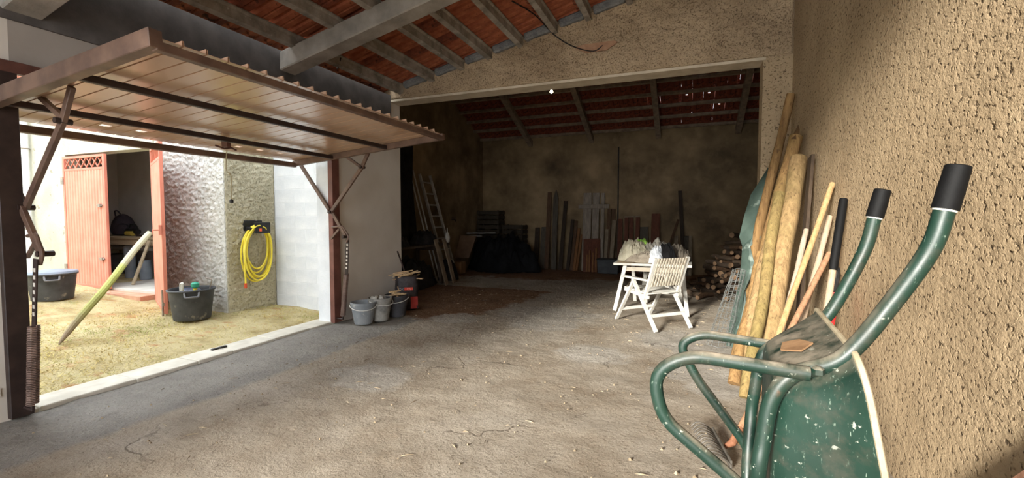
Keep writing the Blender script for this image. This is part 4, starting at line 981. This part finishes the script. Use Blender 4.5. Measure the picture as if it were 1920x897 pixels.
# ================================================================== BACK ROOM
WB = YB - .03
def bwood(i):
    cols = {'dark': (c(40,32,26), c(58,47,38)), 'brown': (c(66,48,36), c(90,68,50)), 'orange': (c(100,66,40), c(126,88,56)), 'pale': (c(100,88,72), c(128,114,96)), 'red': (c(76,46,35), c(100,62,47)), 'grey': (c(64,59,52), c(86,79,70)), 'white': (c(108,98,88), c(144,133,120))}
    return wood('board_'+i, *cols[i])
def lean(name, label, xt, xb, ytop, wpx, kind, pointed=False, fwd=.32, cat='board', grp='boards leaning on the back wall', zb=0.0, yoff=0):
    """board leaning on the back wall: photo columns of its top and foot"""
    t = P(xt, ytop, Y=WB - yoff); b = P(xb, 505, Y=WB - fwd - yoff); b.z = zb
    w2 = wpx/840*12.4; m = MB(); d = (t-b).normalized()
    if pointed:
        q = t - d*.22; m.bar(b, q, w2, .045, up=(0,1,0)); m.bar(q, t, w2, .045, up=(0,1,0), w2=.012, h2=.02)
    else: m.bar(b, t, w2, .028, up=(0,1,0))
    return tag(m.build(name, bwood(kind), bevel=.003), label, cat, grp)
lean('board', 'short dark board, leftmost against the back wall', 1008, 1004, 427, 9, 'dark')
lean('board', 'short grey board second from left against the back wall', 1020, 1016, 426, 9, 'grey', yoff=.03)
lean('stake', 'tall brown square stake on the back wall', 1031, 1024, 361, 8, 'brown', cat='stake')
lean('stake', 'tallest pointed grey stake on the back wall', 1043, 1038, 356, 9, 'grey', True, cat='stake')
lean('stake', 'dark slim stake just right of the pointed stake', 1061, 1050, 377, 7, 'dark', cat='stake')
lean('board', 'dark leaning lath left of the orange sticks', 1074, 1064, 412, 6, 'dark', yoff=.02)
lean('board', 'second dark lath beside the orange sticks', 1081, 1071, 414, 5, 'brown')
lean('board', 'longer thin orange stick left of the white boards', 1086, 1076, 428, 5, 'orange', yoff=.05)
lean('board', 'shorter thin orange stick left of the white boards', 1091, 1081, 440, 4, 'orange', yoff=.02)
# white boards with cross piece
pn = empty('slatted_panel', P(1116, 505, Y=WB-.2) * 1); pn.location.z = 0; pn.matrix_basis = Matrix.Translation((pn.location.x, pn.location.y, 0)); tag(pn, 'whitish weathered board panel with a cross piece on the back wall', 'panel', 'boards leaning on the back wall')
for xa, w2 in ((1102, 15), (1118, 12), (1131, 6)):
    t, b = P(xa, 362, Y=WB-.05), P(xa-4, 505, Y=WB-.30); b.z = 0
    MB().bar(b, t, w2/840*12.2, .025, up=(0,1,0)).build('plank', bwood('white'), pn, bevel=.003)
MB().bar(P(1085, 388, Y=WB-.12), P(1142, 387, Y=WB-.12), .05, .11).build('cross_piece', bwood('white'), pn, bevel=.004)
lean('board', 'wide brown sheet standing in front of the white boards', 1110, 1109, 448, 30, 'red', fwd=.25, yoff=.22)
for k, (xx, yt) in enumerate(((1101, 478), (1106, 470), (1112, 474), (1118, 466))):
    lean('lath', 'short orange lath at the foot of the brown sheet', xx, xx-1, yt, 3, 'orange', fwd=.1, yoff=.42, cat='lath', grp='laths at the foot of the brown sheet')
lean('board', 'tall greyish board right of the white panel', 1143, 1137, 392, 7, 'brown', yoff=.03)
lean('board', 'brown board ending level with the greyish one', 1151, 1148, 392, 6, 'brown')
lean('board', 'pale narrow board in front of the dark bin', 1152, 1144, 413, 7, 'pale', yoff=.10)
lean('board', 'lower pale board beside the dark bin', 1138, 1134, 430, 6, 'pale', yoff=.14)
lean('board', 'reddish short board left of the red frame', 1163, 1161, 411, 8, 'red')
fr = empty('red_frame', (P(1183, 505, Y=WB-.2).x, WB-.2, 0)); tag(fr, 'reddish wooden frame with upright bars on the back wall', 'frame')
for xa in (1175, 1184, 1196):
    t, b = P(xa, 408, Y=WB-.03), P(xa-2, 505, Y=WB-.28); b.z = 0; MB().bar(b, t, .10, .03, up=(0,1,0)).build('upright', bwood('red'), fr, bevel=.003)
MB().bar(P(1170, 407, Y=WB-.07), P(1200, 406, Y=WB-.07), .04, .04).build('top_bar', bwood('pale'), fr, bevel=.003)
lean('board', 'greyish wide board behind the garden table', 1208, 1206, 426, 14, 'grey', yoff=.02)
lean('board', 'wide red brown board behind the garden table', 1230, 1226, 401, 14, 'red', yoff=.06)
lean('stick', 'thin stick tilted left beside the long dark pole', 1272, 1236, 412, 4, 'brown', cat='stick', fwd=.6, grp='sticks on the back wall')
lean('stick', 'long dark pole standing on the back wall behind the chair', 1275, 1283, 358, 6, 'dark', cat='stick', fwd=.25, grp='sticks on the back wall')
lean('board', 'pale board left of the long dark pole', 1268, 1267, 443, 6, 'pale', yoff=.05)
lean('board', 'grey board right of the long dark pole', 1286, 1285, 443, 9, 'grey', yoff=.08)
lean('board', 'rightmost pale board on the back wall', 1294, 1293, 443, 6, 'pale', yoff=.05)
# conduit on the wall
p0, p1 = P(1160, 276, Y=YB-.02), P(1158, 440, Y=YB-.02); p1.z = 0.05
tag(MB().tube([p0, (p0.x, p0.y, p1.z)], .018, 8).build('conduit', pm('dark_iron', 0, 0), smooth=True), 'dark vertical conduit running down the back wall', 'conduit')
# dark bin
bb = P(1139, 514, Z=0)
bx = empty('storage_box', bb); tag(bx, 'low dark grey box on the floor in front of the boards', 'box')
MB().prism([(bb.x-.25,bb.y,.0),(bb.x+.25,bb.y,.0),(bb.x+.27,bb.y,.34),(bb.x-.27,bb.y,.34)], (0,.36,0)).build('body', pm('dark_box', c(40,42,44), c(56,58,60), 8, .6, .1), bx, bevel=.012)
MB().box(bb.x-.285, bb.x+.285, bb.y-.015, bb.y+.375, .335, .36).build('lid', pm('dark_box', 0, 0), bx, bevel=.008)
# black heap of tarpaulin
heap('tarpaulin_heap', 'big heap of black tarpaulin in the back left corner', -4.55, 10.92, .0, .98, .62, 1.02, pm('black_tarp', c(10,11,13), c(18,19,22), 6, .75, .5, 12, .03, spec=.15), 9, 7, 'tarpaulin', n=60)
# dark slatted crates behind the heap
M_cr = wood('crate_dark', c(40,34,28), c(62,54,44))
def crate(label, x, y, z, w2, d2, h):
    t = empty('crate', (x, y, z)); tag(t, label, 'crate', 'slatted crates in the back corner')
    L = lambda m_, n_: local(m_.build(n_, M_cr, bevel=.003), t)
    for k in range(3):
        z0 = .02 + k*h/3
        for yy in (-d2/2, d2/2): L(MB().box(-w2/2, w2/2, yy-.008, yy+.008, z0, z0+h/3-.035), 'slat')
        for xx in (-w2/2, w2/2): L(MB().box(xx-.008, xx+.008, -d2/2+.01, d2/2-.01, z0, z0+h/3-.035), 'slat')
    for sx in (-1, 1):
        for sy in (-1, 1): L(MB().box(sx*(w2/2-.03)-.016, sx*(w2/2-.03)+.016, sy*(d2/2-.026)-.016, sy*(d2/2-.026)+.016, 0, h), 'corner_post')
    L(MB().box(-w2/2+.01, w2/2-.01, -d2/2+.01, d2/2-.01, .01, .022), 'base')
    return t
for k in range(4): crate(('bottom', 'second', 'third', 'topmost')[k] + ' dark slatted crate of the stack in the back corner', -5.17, 11.56, k*.40, .66, .44, .40)
for k in range(3): crate(('bottom', 'middle', 'top')[k] + ' crate of the lower stack beside the tall crate stack', -4.46, 11.60, k*.40, .60, .40, .40)
# cardboard panel, box and pipes in the corner
pa = [P(849,441,Y=10.35), P(893,443,Y=10.35), P(879,484,Y=10.05), P(846,483,Y=10.05)]
for q in pa: q.x = max(q.x, -5.5)
tag(MB().prism(pa, (0,.02,.0)).build('cardboard_sheet', pm('cardboard_dim', c(92,72,57), c(116,93,74), 4, .9, .2)), 'brown cardboard sheet propped beside the black heap', 'cardboard')
q = P(858, 503, Z=0); q.x = -5.34
tag(MB().box(-5.5, -5.18, 9.78, 10.02, .0, .30).build('wooden_box', wood('box_tan', c(116,90,64), c(144,114,84)), bevel=.006), 'tan wooden box under the cardboard sheet at the ladder foot', 'box')
tag(MB().tube([(-5.45,10.62,.98),(-4.62,10.62,1.0)], .022, 8).build('metal_pipe', pm('galv_pipe', c(120,120,118), c(150,150,148), 9, .4, .1, metal=.5), smooth=True), 'upper grey metal pipe lying across the black heap', 'pipe', 'pipes on the heap')
tag(MB().tube([(-5.47,10.50,.90),(-4.95,10.50,.92)], .022, 8).build('metal_pipe', pm('galv_pipe', 0, 0), smooth=True), 'lower grey metal pipe lying across the black heap', 'pipe', 'pipes on the heap')
# ladder
ld = empty('ladder', (-5.2, 9.2, 0)); tag(ld, 'aluminium ladder leaning on the dark left wall of the back room', 'ladder')
M_al = pm('aluminium', c(150,146,138), c(178,174,166), 9, .4, .1, metal=.5)
A0, A1, B0, B1 = Vector((-5.08,8.92,0)), Vector((-5.52,8.50,2.36)), Vector((-5.08,9.36,0)), Vector((-5.52,8.93,2.36))
for a, b in ((A0, A1), (B0, B1)): MB().bar(a, b, .03, .065, up=(1,0,0)).build('rail', M_al, ld, bevel=.004)
for k in range(9):
    s = .07 + k*.107; MB().tube([A0.lerp(A1, s), B0.lerp(B1, s)], .017, 8).build('rung', M_al, ld, smooth=True)
for k, dx in enumerate((.16, .30)):
    tag(MB().tube([(-5.10,8.80-dx,0),(-5.53,8.42-dx,2.42)], .016, 8).build('metal_pole', M_al, smooth=True), ('slim metal pole next to the ladder', 'slim metal pole furthest left of the ladder')[k], 'pole', 'poles beside the ladder')
# hanging dark tarpaulin
m = MB(); ny, nz = 40, 14
for j in range(nz+1):
    z = .95 + (3.05-.95)*j/nz
    for i in range(ny+1):
        y = 6.35 + 1.85*i/ny; f = (1-j/nz)
        x = -5.46 + .30*f*(1-i/ny) + (.05+.05*f)*math.sin(i*.9+.4*math.sin(j*.5)) + .02*noise.noise(Vector((y*3, z*2, 1)))
        m.v.append((x, y + .05*math.sin(j*.4+i*.2), z))
for j in range(nz):
    for i in range(ny): k = j*(ny+1)+i; m.f.append((k, k+1, k+ny+2, k+ny+1))
o = m.build('hanging_tarpaulin', pm('dark_tarp', c(22,22,24), c(40,38,38), 5, .9, .3, 20, .01, spec=.15), smooth=True, angle=80); sm = o.modifiers.new('thickness', 'SOLIDIFY'); sm.thickness = .006
tag(o, 'dark tarpaulin hanging in folds on the left wall of the back room', 'tarpaulin')
# dim workbench with clutter
M_dw = wood('dim_bench', c(58,50,44), c(84,72,62))
wk = empty('trestle_bench', (-5.1, 7.6, 0)); tag(wk, 'dim wooden trestle bench against the left wall of the back room', 'bench')
for k in range(3): MB().box(-5.50+k*.235, -5.275+k*.235, 6.45, 8.55, .81, .85).build('top_plank', M_dw, wk, bevel=.003)
for y in (6.75, 8.25):
    for x in (-5.42, -4.92): MB().bar((x, y, .81), (x+(.0 if x < -5.2 else .08), y, 0), .05, .07, up=(0,1,0)).build('leg', M_dw, wk)
    MB().box(-5.42, -4.9, y-.02, y+.02, .70, .78).build('rail', M_dw, wk)
for k, (ya, yb_) in enumerate(((7.95, 8.10), (8.28, 8.42))):
    tag(MB().bar((-4.62, yb_, .0), (-4.80, ya, .95), .11, .03, up=(1,0,0)).build('plank', wood('plank_dim', c(104,90,74), c(136,118,98)), bevel=.003), ('left plank leaning against the trestle bench', 'right plank leaning against the trestle bench')[k], 'plank', 'planks leaning on the bench')
heap('dark_bundle', 'dark bundle of sacking on the trestle bench', -5.12, 8.05, .85, .24, .36, .30, pm('dark_sacking', c(26,26,28), c(44,42,42), 8, .95, .5, 30, .01), 12, 8, 'bundle')
heap('dark_bundle', 'smaller dark bundle at the near end of the trestle bench', -4.98, 6.95, .85, .16, .3, .2, pm('dark_sacking', 0, 0), 13, 8, 'bundle')
tag(MB().lathe([(.01,-.16),(.05,-.15),(.06,-.05),(.035,.04),(.012,.06),(.01,.16)], (-4.82, 8.48, .85-.0+.17), 10).build('plastic_bag', pm('bag_pale', c(150,146,138), c(176,172,164), 9, .6, .4, 30, .01), smooth=True), 'small pale plastic bag at the far end of the trestle bench', 'bag')
heap('dark_sack', 'large dark sack under the trestle bench', -5.12, 7.5, 0, .36, .8, .62, pm('dark_sacking', 0, 0), 14, 6, 'sack')
heap('dark_sack', 'dark sack slumped beside the leaning planks', -4.98, 8.78, 0, .2, .26, .5, pm('dark_sacking', 0, 0), 15, 6, 'sack')
# wall tap
tp = empty('wall_tap', P(847, 412, X=XL2+.01)); tag(tp, 'small dark tap on the left wall of the back room', 'tap')
q = tp.location.copy()
MB().tube([q, q+Vector((.10,0,0)), q+Vector((.12,0,-.05))], .018, 8).build('spout', M_bar, tp, smooth=True); MB().bar(q+Vector((.06,-.09,.04)), q+Vector((.06,.09,.04)), .02, .02).build('lever', M_bar, tp)

# firewood -----------------------------------------------------------------
g = random.Random(21); M_logs = [wood('log_a', c(58,47,37), c(84,70,56)), wood('log_b', c(70,52,38), c(98,76,57)), wood('log_c', c(48,39,31), c(72,60,49))]
M_end = pm('log_end', c(104,82,60), c(130,104,80), 12, .9, .2)
lm = []
for k in range(6):
    L = g.uniform(.42,.62); r0 = g.uniform(.035,.062); ph = g.uniform(0,6)
    me = MB().tube([(0, -L/2 + L*i/6, .012*math.sin(ph+i)) for i in range(7)], [r0*(1+.08*math.sin(ph+i*1.3)) for i in range(7)], 9).mesh('firewood_log', M_logs[k % 3], smooth=True)
    me.materials.append(M_end)
    for f_ in me.polygons:
        if len(f_.vertices) > 4: f_.material_index = 1
    lm.append((me, r0))
cnt = 0
for lay in range(11):
    z = .055 + lay*.098; xs0 = .16 + lay*.075 + (.0 if lay else .0)
    x = xs0 + g.uniform(0,.05)
    while x < 1.38:
        me, r0 = lm[cnt % 6]; o = link('firewood_log', me); o.location = (x, 9.05 + lay*.03 + g.uniform(-.12,.12), z + g.uniform(-.008,.012))
        o.rotation_euler = (g.uniform(-.22,.22), g.uniform(0,6), g.uniform(-.95,.95) + (1.2 if g.random() < .25 else 0))
        tag(o, 'brown round log in the firewood pile behind the wire mesh', 'log', 'firewood pile'); cnt += 1; x += g.uniform(.10,.15)
for k, (x, y, rz) in enumerate(((.05,8.55,.9),(.30,8.45,-.5),(-.02,8.95,1.2),(.55,8.4,.3))):
    o = link('firewood_log', lm[k][0]); o.location = (x, y, lm[k][1]+.0); o.rotation_euler = (0, 0, rz); tag(o, 'loose log on the floor at the foot of the firewood pile', 'log', 'loose logs')

# lamp ---------------------------------------------------------------------
lp = P(1034, 172, Y=8.6); lb = empty('bare_bulb', lp); tag(lb, 'small lit bulb hanging under the back roof', 'lamp')
MB().tube([lp+Vector((0,0,.10)), (lp.x, lp.y, bz(lp.y)+.14)], .005, 6).build('flex', M_bp, lb)
MB().tube([lp+Vector((0,0,.03)), lp+Vector((0,0,.10))], .018, 10).build('socket', M_bp, lb, smooth=True)
t = NT('bulb_glow'); t.b.inputs['Emission Color'].default_value = (1, .72, .38, 1); t.b.inputs['Emission Strength'].default_value = 14; t.out(c(255,240,210), .4)
MB().lathe([(.004,-.032),(.022,-.026),(.03,-.005),(.024,.016),(.013,.034),(.004,.036)], tuple(lp), 14).build('bulb', t.m, lb, smooth=True)

# cables on the front roof ---------------------------------------------------
M_cab = M_bp
p0, p1 = P(1040, 66, Y=YA-.05), P(1112, 96, Y=YA-.05)
tag(MB().tube(arc([P(960, 2, Y=5.0), P(1003, 28, Y=5.45), p0, p0.lerp(p1,.5)+Vector((0,-.02,-.05)), p1, p1+Vector((.12,.01,.06))], 6), .008, 6).build('cable', M_cab, smooth=True), 'black cable running from a roof joist to the rough wall', 'cable', 'roof cables')
for k, (x, y) in enumerate(((-4.14, 2.35), (-4.14, 4.55))):
    z = jz(x); tag(MB().tube(arc([(x+.05,y,z+.10),(x-.02,y+.02,z-.015),(x-.06,y+.06,z+.02),(x-.02,y+.16,z+.08)], 5), .007, 6).build('cable', M_cab, smooth=True), ('short loop of black cable on the lowest joist near the camera', 'short loop of black cable on the lowest joist past the big rafter')[k], 'cable', 'roof cables')
pt = P(1118, 90, Y=YA-.012)
m = MB(); mv = [(pt.x + .24*math.cos(a)*(1+.25*math.sin(3*a)), YA-.03, pt.z + .075*math.sin(a)*(1+.3*math.cos(2*a))) for a in [k*math.pi/10 for k in range(20)]]
m.prism(mv, (0,-.014,0)).build('plaster_patch', pm('patch_brown', c(140,104,80), c(168,132,104), 9, .9, .5, 40, .01), arch)

# rubble and straw strewn on the floor ----------------------------------------
g = random.Random(33); m = MB()
for i in range(900):
    x, y = g.uniform(-4.1, .9), g.uniform(.6, 8.5); s = g.uniform(.003,.010)*(1.6 if g.random() < .08 else 1); z = -.010 + .012*noise.noise(Vector((x,y,0))*1.1) 
    a = g.uniform(0,6.28); l = s*(1 if i % 3 else g.uniform(2,6)); hh = s*.8 if i % 3 else .003
    ca, sa_ = math.cos(a), math.sin(a); w2 = s if i % 3 else .002
    m.add([(x-ca*l-sa_*0, y-sa_*l, z), (x+sa_*w2, y-ca*w2, z), (x+ca*l, y+sa_*l, z), (x-sa_*w2, y+ca*w2, z), (x, y, z+hh+.004)], [(0,1,4),(1,2,4),(2,3,4),(3,0,4)])
o = m.build('floor_litter', pm('litter', c(110,96,76), c(170,154,128), 40, .9, 0)); o['kind'] = 'stuff'; o['label'] = 'small stones and straw scattered over the rough floor'; o['category'] = 'litter'
